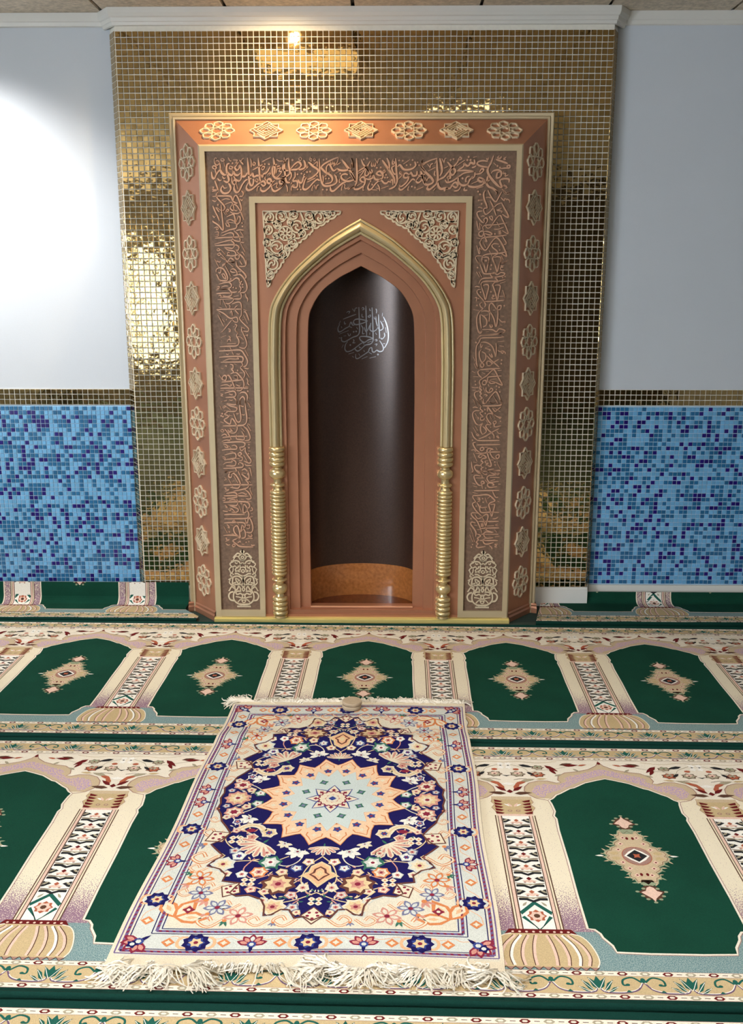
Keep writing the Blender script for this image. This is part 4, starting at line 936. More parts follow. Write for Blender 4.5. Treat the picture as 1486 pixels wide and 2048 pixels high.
# corner filigree: scrolls inside a right-angled corner, traced in a unit frame of 1386 across
S = 0.328 / 1390.0
OUT = [(70, 95), (1460, 100), (1390, 160), (1250, 240), (1190, 280), (1080, 350), (960, 390), (920, 460), (870, 500), (760, 590), (690, 640), (610, 740), (550, 770), (430, 930), (390, 990), (300, 1110), (250, 1160), (180, 1290), (120, 1420)]
FIL = []
FIL.append((26, [(70, 100), (500, 105), (900, 105), (1460, 100)], 0))
FIL.append((26, [(75, 100), (95, 500), (105, 900), (120, 1420)], 0))
H = OUT[1:]
for i in range(len(H) - 1):
    a, b = H[i], H[i + 1]
    mx, my = (a[0] + b[0]) / 2 + 16, (a[1] + b[1]) / 2 + 18
    FIL.append((28, [a, (mx, my), b], 0))
for cx, cy, r in ((680, 365, 100), (310, 720, 105), (1080, 215, 95), (225, 1010, 95), (905, 185, 72), (395, 195, 85), (165, 420, 72), (185, 205, 80), (620, 165, 70), (1225, 165, 52), (180, 1185, 52), (850, 345, 66), (590, 640, 70), (135, 640, 62), (420, 845, 66), (330, 330, 66), (770, 480, 60), (470, 480, 118), (1320, 140, 34), (150, 1310, 30), (150, 860, 55), (500, 730, 48), (960, 330, 48), (300, 520, 52), (560, 290, 50)):
    FIL.append((25, circle(cx, cy, r, 12), 1))
    if r > 45 and (cx, cy) != (470, 480):
        for a in (cx * 0.01, cx * 0.01 + 2.6):
            FIL.append((24, [(cx + r * cos(a), cy + r * sin(a)), (cx + r * 0.62 * cos(a + 0.7), cy + r * 0.62 * sin(a + 0.7)), (cx + r * 0.35 * cos(a + 1.9), cy + r * 0.35 * sin(a + 1.9)), (cx + r * 0.15 * cos(a + 3.4), cy + r * 0.15 * sin(a + 3.4))], 0))
for k in range(8):
    a = k * pi / 4 + 0.3
    FIL.append((26, [(470 + 22 * cos(a), 480 + 22 * sin(a)), (470 + 70 * cos(a + 0.2), 480 + 70 * sin(a + 0.2)), (470 + 116 * cos(a), 480 + 116 * sin(a))], 0))
for pts in ([(95, 300), (240, 290), (330, 400)], [(480, 110), (500, 200), (560, 230)], [(740, 110), (790, 250), (760, 300)], [(820, 240), (860, 300), (890, 420)], [(100, 560), (230, 600), (300, 560)],
            [(110, 740), (220, 830), (380, 920)], [(640, 560), (720, 560), (790, 470)], [(120, 900), (200, 880), (330, 930)], [(240, 850), (340, 900), (440, 830)], [(980, 110), (980, 180), (1000, 260)], [(600, 480), (640, 520), (590, 590)]):
    FIL.append((26, pts, 0))
for s in (-1, 1):
    mb = MB()
    for w, pts, cl in FIL:
        q = spline(pts, bool(cl), 4)
        if cl:
            q.append(q[0])
        q = [(s * (-0.4115 + (p[0] - 70) * S), 1.803 - (p[1] - 95) * S) for p in q]
        ribbon(mb, q if s < 0 else q[::-1], w * S * 1.36, 0.0085, lambda x, z, h: (x, YP - h, z), M['filigree'], None, not cl)
    mb.build('corner_filigree', mih)
# turned half columns
def lathe(name, cx, cy, prof, mat, parent, n=28, origin=None):
    mb = MB()
    rows = [[(cx + r * cos(2 * pi * i / n), cy + r * sin(2 * pi * i / n), z) for i in range(n)] for r, z in prof]
    mb.skin(rows, mat, closed=True)
    mb.face(rows[0], mat); mb.face(rows[-1][::-1], mat)
    return mb.build(name, parent, True)
prof = []
def bead(z, r, hh, g):
    for a in range(7):
        t = pi * a / 6
        prof.append((g + (r - g) * sin(t), z + hh * cos(t)))
prof.append((0.030, 0.806))
for z in (0.7936, 0.771, 0.7483, 0.7276):
    bead(z, 0.0365, 0.0112, 0.0265)
prof += [(0.024, 0.714), (0.020, 0.7110), (0.022, 0.705)]
bead(0.683, 0.0370, 0.0225, 0.021)
prof += [(0.019, 0.653)]
bead(0.6324, 0.0345, 0.0095, 0.020)
prof += [(0.023, 0.618), (0.024, 0.612)]
for i in range(23):
    bead(0.5991 - (0.5991 - 0.2222) * i / 22, 0.0365, 0.0086, 0.0275)
prof += [(0.022, 0.207), (0.020, 0.203)]
bead(0.1913, 0.0360, 0.0070, 0.020)
prof += [(0.019, 0.178)]
bead(0.1495, 0.0360, 0.0235, 0.019)
prof += [(0.020, 0.118), (0.022, 0.113)]
for z in (0.1003, 0.0779, 0.0557, 0.0332):
    bead(z, 0.0365, 0.0112, 0.0265)
prof += [(0.032, 0.020), (0.033, 0.012)]
for s in (-1, 1):
    lathe('turned_column', s * 0.3735, YP - 0.010, prof, M['old_gold'], mih)
# medallions on the splayed border
def rosette(mb, place, m, mb_):
    base = []
    for k in range(48):
        a = 2 * pi * k / 48
        base.append(((0.90 + 0.10 * abs(cos(4 * a)) ** 0.7) * cos(a), (0.90 + 0.10 * abs(cos(4 * a)) ** 0.7) * sin(a)))
    plate(mb, base, -0.02, 0.012, place, mb_)
    for k in range(8):
        a = k * pi / 4
        c, s_ = cos(a), sin(a)
        pet = [(0.40, 0), (0.56, 0.20), (0.82, 0.26), (0.985, 0.05), (0.985, -0.05), (0.82, -0.26), (0.56, -0.20), (0.40, 0)]
        q = [(x * c - y_ * s_, x * s_ + y_ * c) for x, y_ in pet]
        ribbon(mb, q, 0.085, 0.11, place, m, None, False)
        q = [(x * c - y_ * s_, x * s_ + y_ * c) for x, y_ in ((0.56, 0.20), (0.36, -0.02), (0.20, -0.20))]
        ribbon(mb, q, 0.07, 0.11, place, m, None, False)
def star(mb, place, m, mb_):
    base = []
    for k in range(16):
        a = 2 * pi * k / 16
        r = 1.0 if k % 2 == 0 else 0.765
        base.append((r * cos(a), r * sin(a)))
    plate(mb, base, -0.02, 0.012, place, mb_)
    ribbon(mb, [(x * 0.95, y_ * 0.95) for x, y_ in base] + [(base[0][0] * 0.95, 0)], 0.062, 0.125, place, m, None, False)
    L2 = [[(-.6, -.45), (.45, -.45), (.45, .3)], [(-.45, .6), (-.45, -.3), (.3, -.3)], [(.6, .45), (-.45 + .15, .45), (-.3, -.15)], [(.45 + .15, -.6), (.6, .3), (.15, .3)],
          [(-.15, .3), (.3, .3), (.3, -.15)], [(-.15, .15), (-.15, -.15), (.15, -.15)], [(0, .15), (.15, .15), (.15, 0)], [(-.6, .1), (-.6, -.6)], [(-.3, .6), (.3, .6)], [(-.3, -.6), (.3, -.6)], [(.6, -.3), (.6, .3)]]
    for l in L2:
        q = [((x - y_) * 0.7071, (x + y_) * 0.7071) for x, y_ in l]
        ribbon(mb, q, 0.062, 0.125, place, m, None, False)
MZ = [2.003, 1.820, 1.631, 1.444, 1.2585, 1.075, 0.896, 0.720, 0.537, 0.353, 0.162]
spots = [('t', x) for x in (-0.601, -0.395, -0.196, 0.001, 0.202, 0.400, 0.601)]
spots += [('l', z) for z in MZ] + [('r', z) for z in MZ]
ka, kb = 0.117, YB - 0.012 - YF - 0.007
kl = hypot(ka, kb); ka /= kl; kb /= kl
ym, om = (YF + 0.007 + YB - 0.012) / 2, (0.005 + 0.122) / 2
cnt = {'t': 0, 'l': 0, 'r': 0}
for w, c in spots:
    if w == 't':
        pl = lambda x, y_, h, c=c: (c + x * 0.073, ym + y_ * 0.068 * kb - h * 0.07 * ka, 2.061 + om + y_ * 0.068 * ka + h * 0.07 * kb)
    else:
        s = -1 if w == 'l' else 1
        pl = lambda x, y_, h, c=c, s=s: (s * (0.668 + om + y_ * 0.064 * ka + h * 0.07 * kb), ym + y_ * 0.064 * kb - h * 0.07 * ka, c + x * 0.075)
    mb = MB()
    if cnt[w] % 2 == 0:
        rosette(mb, pl, M['filigree'], M['copper']); nm = 'rosette_medallion'
    else:
        star(mb, pl, M['filigree'], M['copper']); nm = 'star_medallion'
    cnt[w] += 1
    mb.build(nm, mih)
# ------------------------------------------------------------------ woven carpets: figures laid yarn over yarn as thin outlines
DZ = 0.00014
class Sheet:
    def __init__(s):
        s.items = []
    def poly(s, pts, m, lay):
        s.items.append(([(p[0], p[1]) for p in pts], m, lay))
    def line(s, pts, w, m, lay, closed=False):
        pts = [Vector((p[0], p[1])) for p in pts]
        if closed:
            pts.append(pts[0])
        n = len(pts)
        A, B = [], []
        for i, p in enumerate(pts):
            if closed:
                t = pts[(i + 1) % (n - 1)] - pts[(i - 1) % (n - 1)]
            else:
                t = pts[min(i + 1, n - 1)] - pts[max(i - 1, 0)]
            if t.length < 1e-9:
                t = Vector((1, 0))
            t.normalize()
            q = Vector((-t.y, t.x)) * w / 2
            A.append(p + q); B.append(p - q)
        for i in range(n - 1):
            s.items.append(([tuple(B[i]), tuple(B[i + 1]), tuple(A[i + 1]), tuple(A[i])], m, lay))
    def ell(s, cx, cy, rx, ry, m, lay, rot=0.0, n=10):
        c, d = cos(rot), sin(rot)
        s.poly([(cx + rx * cos(2 * pi * i / n) * c - ry * sin(2 * pi * i / n) * d, cy + rx * cos(2 * pi * i / n) * d + ry * sin(2 * pi * i / n) * c) for i in range(n)], m, lay)
    def flower(s, cx, cy, r, n, m, lay, rot=0.0, k=0.62, ry=1.0):
        s.poly([(cx + (r if i % 2 == 0 else r * k) * cos(rot + pi * i / n), cy + ry * (r if i % 2 == 0 else r * k) * sin(rot + pi * i / n)) for i in range(2 * n)], m, lay)
    def at(s, pts, cx, cy, rot, sc, m, lay):
        c, d = cos(rot) * sc, sin(rot) * sc
        s.poly([(cx + x * c - y * d, cy + x * d + y * c) for x, y in pts], m, lay)
    def lat(s, pts, cx, cy, rot, sc, w, m, lay, closed=False):
        c, d = cos(rot) * sc, sin(rot) * sc
        s.line([(cx + x * c - y * d, cy + x * d + y * c) for x, y in pts], w, m, lay, closed)
    def mesh(s, mb, place):
        for i, (pts, m, lay) in enumerate(s.items):
            lay += (i % 9) * 0.1                              # neighbours never lie in the very same plane
            mb.face([place(x, y, lay * DZ) for x, y in pts], m)
def sym(pts):
    """half outline (x >= 0, from top to bottom) -> closed outline"""
    return list(pts) + [(-x, y) for x, y in reversed(pts) if abs(x) > 1e-9]
LEAF = [(0, 0), (0.3, 0.16), (0.62, 0.13), (1, 0), (0.62, -0.13), (0.3, -0.16)]
def hexring(S, x, y, m, lay):
    h = [(0.0125, 0), (0.0065, 0.0058), (-0.0065, 0.0058), (-0.0125, 0), (-0.0065, -0.0058), (0.0065, -0.0058)]
    S.poly([(x + a, y + b) for a, b in h], m, lay)
    S.poly([(x + a * 0.52, y + b * 0.48) for a, b in h], P['ivory'], lay + 1)
def dash_band(S, x0, x1, v0, v1, c0, pitch, lay=1):
    S.poly([(x0, v0), (x1, v0), (x1, v1), (x0, v1)], P['ivory'], lay)
    S.line([(x0, v1), (x1, v1)], 0.0012, P['mauve'], lay + 1)
    S.line([(x0, v0), (x1, v0)], 0.0012, P['mauve'], lay + 1)
    st = pitch / 12
    k = int((x0 - c0) / st) - 1
    vm = (v0 + v1) / 2
    while c0 + k * st < x1 - 0.014:
        x = c0 + k * st
        if x > x0 + 0.014:
            hexring(S, x, vm, P['maroon'] if k % 2 else P['grey'], lay + 1)
            if x + st / 2 + 0.008 < x1:
                S.poly([(x + st / 2 - 0.006, vm - 0.0008), (x + st / 2 + 0.006, vm - 0.0011), (x + st / 2 + 0.006, vm + 0.0008), (x + st / 2 - 0.006, vm + 0.0011)], P['brown'], lay + 1)
        k += 1
def scroll_band(S, x0, x1, v0, v1, c0, pitch, up=1, lay=1):
    S.poly([(x0, v0), (x1, v0), (x1, v1), (x0, v1)], P['tan'], lay)
    st = pitch / 3
    h = (v1 - v0)
    vb = v0 if up > 0 else v1
    k = int((x0 - c0) / st) - 1
    def Y(t):
        return vb + up * t * h
    while c0 + k * st < x1 - st * 0.45:
        x = c0 + k * st
        k += 1
        if x < x0 + st * 0.45:
            continue
        for g in (-1, 1):
            # C scroll either side of the stem, and half a palmette at the far end of the repeat
            q = spline([(x + g * 0.004, Y(0.66)), (x + g * 0.022, Y(0.92)), (x + g * 0.043, Y(0.80)), (x + g * 0.046, Y(0.52)), (x + g * 0.036, Y(0.50))], n=4)
            S.line(q, 0.0050, P['teal'], lay + 1)
            S.ell(x + g * 0.036, Y(0.52), 0.005, 0.004, P['teal'], lay + 2, n=8)
            q = spline([(x + g * 0.002, Y(0.62)), (x + g * 0.016, Y(0.26)), (x + g * 0.040, Y(0.10)), (x + g * 0.068, Y(0.07)), (x + g * 0.090, Y(0.12)), (x + g * 0.098, Y(0.30))], n=4)
            S.line(q, 0.0042, P['purple'], lay + 1)
            S.line([(p.x, p.y + up * 0.003) for p in q], 0.0020, P['white'], lay + 1)
            S.poly([(x + g * 0.030, Y(0.12)), (x + g * 0.038, Y(0.24)), (x + g * 0.044, Y(0.12))][::g], P['teal'], lay + 2)
            px = x + g * st / 2
            for (ax, ay), (bx, by), w in (((0.001, 0.25), (0.020, 0.92), 0.0130), ((0.010, 0.14), (0.036, 0.78), 0.0120), ((0.018, 0.10), (0.046, 0.42), 0.009)):
                dx, dy = bx - ax, (by - ay) * h
                L_ = hypot(dx, dy)
                nx, ny = -dy / L_ * w / 2, dx / L_ * w / 2
                a = (px - g * ax, Y(ay)); b = (px - g * bx, Y(by))
                S.poly([a, (a[0] * .4 + b[0] * .6 - g * nx, a[1] * .4 + b[1] * .6 + up * ny), b, (a[0] * .7 + b[0] * .3 + g * nx, a[1] * .7 + b[1] * .3 - up * ny)], P['teal'], lay + 2)
                S.line([a, (b[0] * 0.9 + a[0] * 0.1, b[1] * 0.9 + a[1] * 0.1)], 0.0014, P['white'], lay + 3)
            S.poly([(px, Y(0.98)), (px - g * 0.010, Y(0.60)), (px, Y(0.30))][::g], P['teal'], lay + 2)
        S.ell(x, Y(0.76), 0.006, 0.0085, P['teal'], lay + 3, n=8)
GREEN = [(0, 0.996), (0.030, 0.984), (0.066, 0.968), (0.105, 0.937), (0.118, 0.932), (0.150, 0.903), (0.165, 0.892), (0.178, 0.872), (0.190, 0.862), (0.186, 0.845), (0.184, 0.825), (0.182, 0.800), (0.189, 0.775), (0.184, 0.760), (0.187, 0.700),
         (0.186, 0.55), (0.188, 0.40), (0.187, 0.268), (0.172, 0.266), (0.160, 0.250), (0.157, 0.236), (0.140, 0.208), (0.137, 0.186), (0.060, 0.183)]
ARCH = [(0, 1.112), (0.004, 1.098), (0.012, 1.082), (0.040, 1.058), (0.080, 1.042), (0.118, 1.034), (0.142, 1.012), (0.148, 0.986), (0.140, 0.972), (0.155, 0.968), (0.180, 0.980), (0.210, 0.980), (0.240, 0.966), (0.256, 0.942), (0.260, 0.918), (0.250, 0.896), (0.232, 0.876), (0.215, 0.868), (0.190, 0.862)]
PLUM = [(0, 1.060), (0.03, 1.050), (0.070, 1.026), (0.110, 1.012), (0.128, 0.996), (0.120, 0.985), (0.150, 0.955), (0.190, 0.962), (0.225, 0.946), (0.238, 0.915), (0.222, 0.886), (0.205, 0.880), (0.190, 0.905), (0.150, 0.925), (0.100, 0.965), (0.050, 1.000), (0, 1.022)]
MED = [(0, 0.130), (0.010, 0.119), (0.026, 0.124), (0.030, 0.107), (0.040, 0.101), (0.040, 0.087), (0.034, 0.081), (0.050, 0.067), (0.052, 0.055), (0.047, 0.050), (0.064, 0.040), (0.067, 0.028), (0.080, 0.023), (0.087, 0.009), (0.079, 0.000)]
def medallion(S, cx, cy, lay):
    q = MED + [(x, -y) for x, y in MED[-2::-1]]
    full = sym(q)
    fo = [Vector(p) for p in full]
    per = []
    for i in range(len(fo)):
        a, b = fo[i], fo[(i + 1) % len(fo)]
        k = max(1, int((b - a).length / 0.011))
        per += [(a + (b - a) * (t / k), b - a) for t in range(k)]
    for i, (p_, t) in enumerate(per):                       # barbed leaves round the edge
        nx, ny = t.y, -t.x
        if nx * p_.x + ny * p_.y < 0:
            nx, ny = -nx, -ny
        d = atan2(ny * 0.45, nx)
        S.at(LEAF, cx + p_.x * 0.97, cy + p_.y * 0.97, d, (0.017, 0.012)[i % 2], P['beige' if i % 3 else 'sage'], lay)
    S.poly([(cx + x, cy + y) for x, y in full], P['beige'], lay + 1)
    S.line([(cx + x, cy + y) for x, y in full], 0.0034, P['sage'], lay + 2, True)
    S.line([(cx + x * 0.93, cy + y * 0.94) for x, y in full], 0.0016, P['brown'], lay + 2, True)
    S.ell(cx, cy, 0.040, 0.044, P['rust'], lay + 2, n=18)
    S.ell(cx, cy, 0.038, 0.042, P['mauve'], lay + 3, n=18)
    S.flower(cx, cy, 0.034, 4, P['white'], lay + 4, k=0.80)
    S.flower(cx, cy, 0.028, 4, P['black'], lay + 5, k=0.72)
    S.flower(cx, cy, 0.013, 4, P['rust'], lay + 6, rot=pi / 4, k=0.5)
    for g in (-1, 1):
        S.at(LEAF, cx + g * 0.088, cy, 0 if g > 0 else pi, 0.024, P['white'], lay + 2)
        for y in (0.030, 0.058, 0.088, -0.030, -0.058, -0.088):
            x = 0.056 - abs(y) * 0.42
            S.flower(cx + g * x, cy + y, 0.009, 4, P['pink'], lay + 3)
            S.ell(cx + g * x, cy + y, 0.003, 0.003, P['maroon'], lay + 4, n=6)
        S.ell(cx + g * 0.058, cy + 0.012, 0.012, 0.008, P['tan'], lay + 3)
        S.ell(cx + g * 0.058, cy - 0.012, 0.012, 0.008, P['tan'], lay + 3)
        for x in (-1, 1):
            S.ell(cx + x * 0.008, cy + g * 0.085, 0.004, 0.007, P['maroon'], lay + 3, n=8)
        # finials
        S.poly([(cx - 0.014, cy + g * 0.108), (cx + 0.014, cy + g * 0.108), (cx + 0.020, cy + g * 0.128), (cx + 0.008, cy + g * 0.134), (cx - 0.008, cy + g * 0.134), (cx - 0.020, cy + g * 0.128)][::g], P['sage'], lay + 1)
        fin = [(0, 0.205), (0.006, 0.190), (0.018, 0.196), (0.020, 0.184), (0.028, 0.178), (0.025, 0.168), (0.036, 0.159), (0.022, 0.152), (0.022, 0.142), (0.014, 0.136), (0.006, 0.132)]
        S.poly([(cx + x, cy + g * y) for x, y in sym(fin)][::g], P['brown'], lay + 1)
        fin2 = [(0, 0.200), (0.006, 0.186), (0.020, 0.172), (0.030, 0.161), (0.016, 0.156), (0.010, 0.142), (0.0, 0.136)]
        S.poly([(cx + x * 0.9, cy + g * y) for x, y in sym(fin2)][::g], P['pink'], lay + 2)
        for x, y in ((0.016, 0.190), (-0.016, 0.190), (0.026, 0.177), (-0.026, 0.177), (0, 0.203), (0.036, 0.159), (-0.036, 0.159), (0.018, 0.146), (-0.018, 0.146)):
            S.ell(cx + x, cy + g * y, 0.0055, 0.004, P['sage'], lay + 3, n=8)
def niche(S, cx, lay=1):
    S.poly([(cx + x, y) for x, y in sym(ARCH + [(0.190, 0.80), (0.05, 0.80)])], P['beige'], lay)
    S.poly([(cx + x, y) for x, y in sym(PLUM)], P['arch_fleck'], lay + 1)
    q = [Vector((cx + x, y)) for x, y in ARCH]
    S.line(q, 0.0030, P['mauve'], lay + 2)
    S.line([(2 * cx - p.x, p.y) for p in q], 0.0030, P['mauve'], lay + 2)
    g = [(cx + x, y) for x, y in sym(GREEN)]
    S.line(g, 0.0110, P['ivory'], lay + 3, True)
    S.line(g, 0.0150, P['mauve'], lay + 2, True)
    S.poly(g, P['green'], lay + 4)
    medallion(S, cx, 0.576, lay + 5)
    S.ell(cx, 1.098, 0.006, 0.008, P['maroon'], lay + 3, n=8)
def column(S, cx, lay=2):
    # flecked shaft sides, ruled strips, lozenge chain, capital, cushion base
    S.poly([(cx - 0.128, 0.255), (cx + 0.128, 0.255), (cx + 0.122, 0.874), (cx - 0.122, 0.874)], P['column_side'], lay)
    S.poly([(cx - 0.057, 0.255), (cx + 0.057, 0.255), (cx + 0.056, 0.775), (cx - 0.056, 0.775)], P['cream'], lay + 1)
    for g in (-1, 1):
        for x, w in ((0.0570, 0.0032), (0.0500, 0.0022), (0.0400, 0.0034)):
            S.line([(cx + g * x, 0.255), (cx + g * x, 0.775)], w, P['brown'], lay + 2)
        S.poly([(cx + g * 0.0485, 0.26), (cx + g * 0.0415, 0.26), (cx + g * 0.0415, 0.775), (cx + g * 0.0485, 0.775)][::-g], P['pink'], lay + 2)
    S.poly([(cx - 0.039, 0.262), (cx + 0.039, 0.262), (cx + 0.039, 0.772), (cx - 0.039, 0.772)], P['white'], lay + 2)
    N = 7
    for i in range(N):
        v = 0.375 + (0.770 - 0.375) * (i + 0.5) / N
        h = (0.770 - 0.375) / N
        S.line([(cx - 0.036, v - h * 0.44), (cx - 0.016, v - h * 0.44), (cx, v - h * 0.60), (cx + 0.016, v - h * 0.44), (cx + 0.036, v - h * 0.44)], 0.0095, P['black'], lay + 3)
        S.line([(cx - 0.038, v - h * 0.24), (cx - 0.012, v - h * 0.30), (cx, v - h * 0.40), (cx + 0.012, v - h * 0.30), (cx + 0.038, v - h * 0.24)], 0.0028, P['brown'], lay + 3)
        S.line([(cx - 0.034, v - h * 0.34), (cx + 0.034, v - h * 0.34)], 0.0050, P['grey'], lay + 3)
        S.poly([(cx, v - h * 0.22), (cx + 0.020, v - h * 0.08), (cx, v + h * 0.06), (cx - 0.020, v - h * 0.08)], P['pink'], lay + 3)
        S.flower(cx, v + h * 0.10, 0.0075, 4, P['maroon' if i % 2 else 'rust'], lay + 4, k=0.7)
        for g in (-1, 1):
            S.poly([(cx + g * 0.038, v + h * 0.30), (cx + g * 0.024, v + h * 0.24), (cx + g * 0.014, v + h * 0.12), (cx + g * 0.022, v + h * 0.02), (cx + g * 0.030, v - h * 0.10), (cx + g * 0.038, v - h * 0.14)][::-g], P['black'], lay + 3)
            S.at(LEAF, cx + g * 0.038, v + h * 0.02, pi / 2 + g * 0.9, 0.022, P['grey'], lay + 4)
            S.flower(cx + g * 0.024, v + h * 0.34, 0.013, 5, P['white'], lay + 4, k=0.75, ry=0.62)
            S.ell(cx + g * 0.012, v - h * 0.18, 0.004, 0.003, P['mauve'], lay + 4, n=6)
    # lozenge panel with a rosette
    for g in (-1, 1):
        S.poly([(cx, 0.372), (cx + g * 0.040, 0.328), (cx + g * 0.036, 0.316), (cx, 0.356)][::-g], P['teal'], lay + 3)
        S.poly([(cx, 0.262), (cx + g * 0.038, 0.306), (cx + g * 0.030, 0.312), (cx + g * 0.004, 0.262)][::g], P['teal'], lay + 3)
        S.at(LEAF, cx + g * 0.030, 0.350, pi / 2 + g * 0.6, 0.022, P['grey'], lay + 3)
    S.flower(cx, 0.312, 0.0245, 8, P['rust'], lay + 4, k=0.78)
    S.flower(cx, 0.312, 0.020, 6, P['pink'], lay + 5, k=0.70)
    S.ell(cx, 0.312, 0.008, 0.008, P['brown'], lay + 6, n=8)
    # capital
    cap = [(0.058, 0.868), (0.063, 0.850), (0.054, 0.836), (0.064, 0.818), (0.055, 0.800), (0.052, 0.782)]
    S.poly([(cx + x, y) for x, y in sym(cap)], P['tan'], lay + 2)
    S.line([(cx + x, y) for x, y in cap], 0.0018, P['mauve'], lay + 3)
    S.line([(cx - x, y) for x, y in cap], 0.0018, P['mauve'], lay + 3)
    S.poly([(cx - 0.052, 0.772), (cx + 0.052, 0.772), (cx + 0.052, 0.782), (cx - 0.052, 0.782)], P['pink'], lay + 3)
    S.poly([(cx - 0.060, 0.864), (cx + 0.060, 0.864), (cx + 0.060, 0.882), (cx - 0.060, 0.882)], P['beige'], lay + 3)
    for g in (-1, 1):
        for i in range(5):
            y = 0.858 - i * 0.0165
            S.poly([(cx + g * 0.054, y + 0.006), (cx + g * 0.028, y - 0.004), (cx + g * 0.036, y - 0.010), (cx + g * 0.052, y - 0.008)][::-g], P['maroon'], lay + 4)
        S.at(LEAF, cx + g * 0.004, 0.826, pi / 2 - g * 1.05, 0.026, P['white'], lay + 4)
        S.at(LEAF, cx + g * 0.003, 0.822, pi / 2 - g * 0.5, 0.026, P['pink'], lay + 4)
        S.ell(cx + g * 0.012, 0.800, 0.007, 0.006, P['mauve'], lay + 4, n=8)
        S.ell(cx + g * 0.012, 0.800, 0.004, 0.0035, P['tan'], lay + 5, n=8)
    # base: dark beaded bar and a ribbed cushion
    S.poly([(cx - 0.086, 0.244), (cx + 0.086, 0.244), (cx + 0.074, 0.262), (cx - 0.074, 0.262)], P['maroon'], lay + 3)
    for i in range(9):
        S.ell(cx - 0.066 + i * 0.0165, 0.252, 0.0036, 0.0036, P['pink'], lay + 4, n=6)
    cush = spline([(0.070, 0.246), (0.092, 0.238), (0.108, 0.215), (0.118, 0.180), (0.120, 0.150), (0.112, 0.128)], n=3)
    cush = [(p.x, p.y) for p in cush]
    S.poly([(cx + x, y) for x, y in sym(cush)], P['tan'], lay + 4)
    S.line([(cx + x, y) for x, y in cush], 0.0030, P['ivory'], lay + 5)
    S.line([(cx - x, y) for x, y in cush], 0.0030, P['ivory'], lay + 5)
    for g in (-1, 1):
        for a, b in ((0.012, 0.024), (0.030, 0.052), (0.048, 0.078), (0.062, 0.100)):
            q = spline([(cx + g * a, 0.240), (cx + g * (a + (b - a) * 0.7), 0.205), (cx + g * b, 0.165), (cx + g * b * 0.94, 0.134)], n=3)
            S.line(q, 0.0068, P['pink' if a != 0.048 else 'white'], lay + 5)
            S.line([(p.x + g * 0.0044, p.y) for p in q], 0.0022, P['brown'], lay + 6)
    for i in range(11):
        x = cx - 0.105 + i * 0.021
        S.poly([(x - 0.0095, 0.129), (x, 0.119), (x + 0.0095, 0.129)], P['mauve'], lay + 6)
        S.line([(x - 0.0105, 0.130), (x, 0.118), (x + 0.0105, 0.130)], 0.0016, P['brown'], lay + 7)
    # spandrel garden over the capital
    for g in (-1, 1):
        for x, y, r, m1, m2 in ((0.036, 1.022, 0.026, 'grey', 'pink'), (0.098, 1.020, 0.026, 'rust', 'grey'), (0.104, 1.066, 0.022, 'grey', 'sage'), (0.026, 0.905, 0.0, 'white', 'white')):
            if r:
                S.flower(cx + g * x, y, r, 7, P['brown'], lay + 2, k=0.74, ry=0.72)
                S.flower(cx + g * x, y, r * 0.86, 7, P[m1], lay + 3, k=0.70, ry=0.72)
                S.flower(cx + g * x, y + 0.004, r * 0.55, 5, P[m2], lay + 4, k=0.6, ry=0.72)
                S.ell(cx + g * x, y, 0.004, 0.003, P['maroon'], lay + 5, n=6)
        for x, y, rot, L_, m1 in ((0.015, 0.925, 1.15, 0.050, 'rust'), (0.010, 0.915, 0.75, 0.045, 'maroon'), (0.020, 0.955, 0.55, 0.05, 'rust'), (0.012, 0.900, 0.12, 0.055, 'brown'), (0.045, 1.082, -0.3, 0.05, 'black'), (0.066, 1.036, -0.8, 0.035, 'black'),
                                  (0.128, 1.080, -0.8, 0.055, 'maroon'), (0.140, 1.058, -1.1, 0.04, 'maroon'), (0.176, 1.084, 0.25, 0.045, 'brown'), (0.188, 1.080, 0.1, 0.05, 'maroon'), (0.215, 1.060, -0.8, 0.03, 'grey'), (0.235, 1.080, 0.3, 0.03, 'rust'),
                                  (0.040, 0.975, 0.35, 0.05, 'grey'), (0.150, 1.010, 0.5, 0.03, 'grey'), (0.090, 0.990, 0.1, 0.035, 'tan')):
            S.at([(a, b) for a, b in LEAF], cx + g * x, y, rot if g > 0 else pi - rot, L_, P[m1], lay + 4)
        S.ell(cx + g * 0.034, 1.052, 0.010, 0.007, P['rust'], lay + 3, n=8)
        q = spline([(cx, 1.10), (cx + g * 0.05, 1.105), (cx + g * 0.11, 1.096), (cx + g * 0.17, 1.108)], n=4)
        S.line(q, 0.0016, P['tan'], lay + 3)
        S.line(spline([(cx + g * 0.02, 1.085), (cx + g * 0.06, 1.060), (cx + g * 0.075, 1.035), (cx + g * 0.10, 1.045), (cx + g * 0.15, 1.055), (cx + g * 0.2, 1.075)], n=4), 0.0016, P['grey'], lay + 3)
        S.line(spline([(cx + g * 0.02, 0.985), (cx + g * 0.05, 0.993), (cx + g * 0.08, 0.985)], n=4), 0.0016, P['brown'], lay + 3)
        S.flower(cx + g * 0.012, 1.088, 0.013, 5, P['white'], lay + 3)
        S.flower(cx + g * 0.012, 1.066, 0.013, 5, P['white'], lay + 3)
        S.ell(cx + g * 0.012, 1.077, 0.004, 0.003, P['black'], lay + 5, n=6)
    S.poly([(cx - 0.014, 1.016), (cx, 1.006), (cx + 0.014, 1.016), (cx, 1.012)], P['black'], lay + 4)
    S.poly([(cx - 0.010, 0.912), (cx, 0.902), (cx + 0.010, 0.912), (cx, 0.924)], P['maroon'], lay + 5)
    S.poly([(cx - 0.030, 0.958), (cx, 0.950), (cx + 0.030, 0.958), (cx, 0.968)], P['white'], lay + 3)
VTOP = 1.228
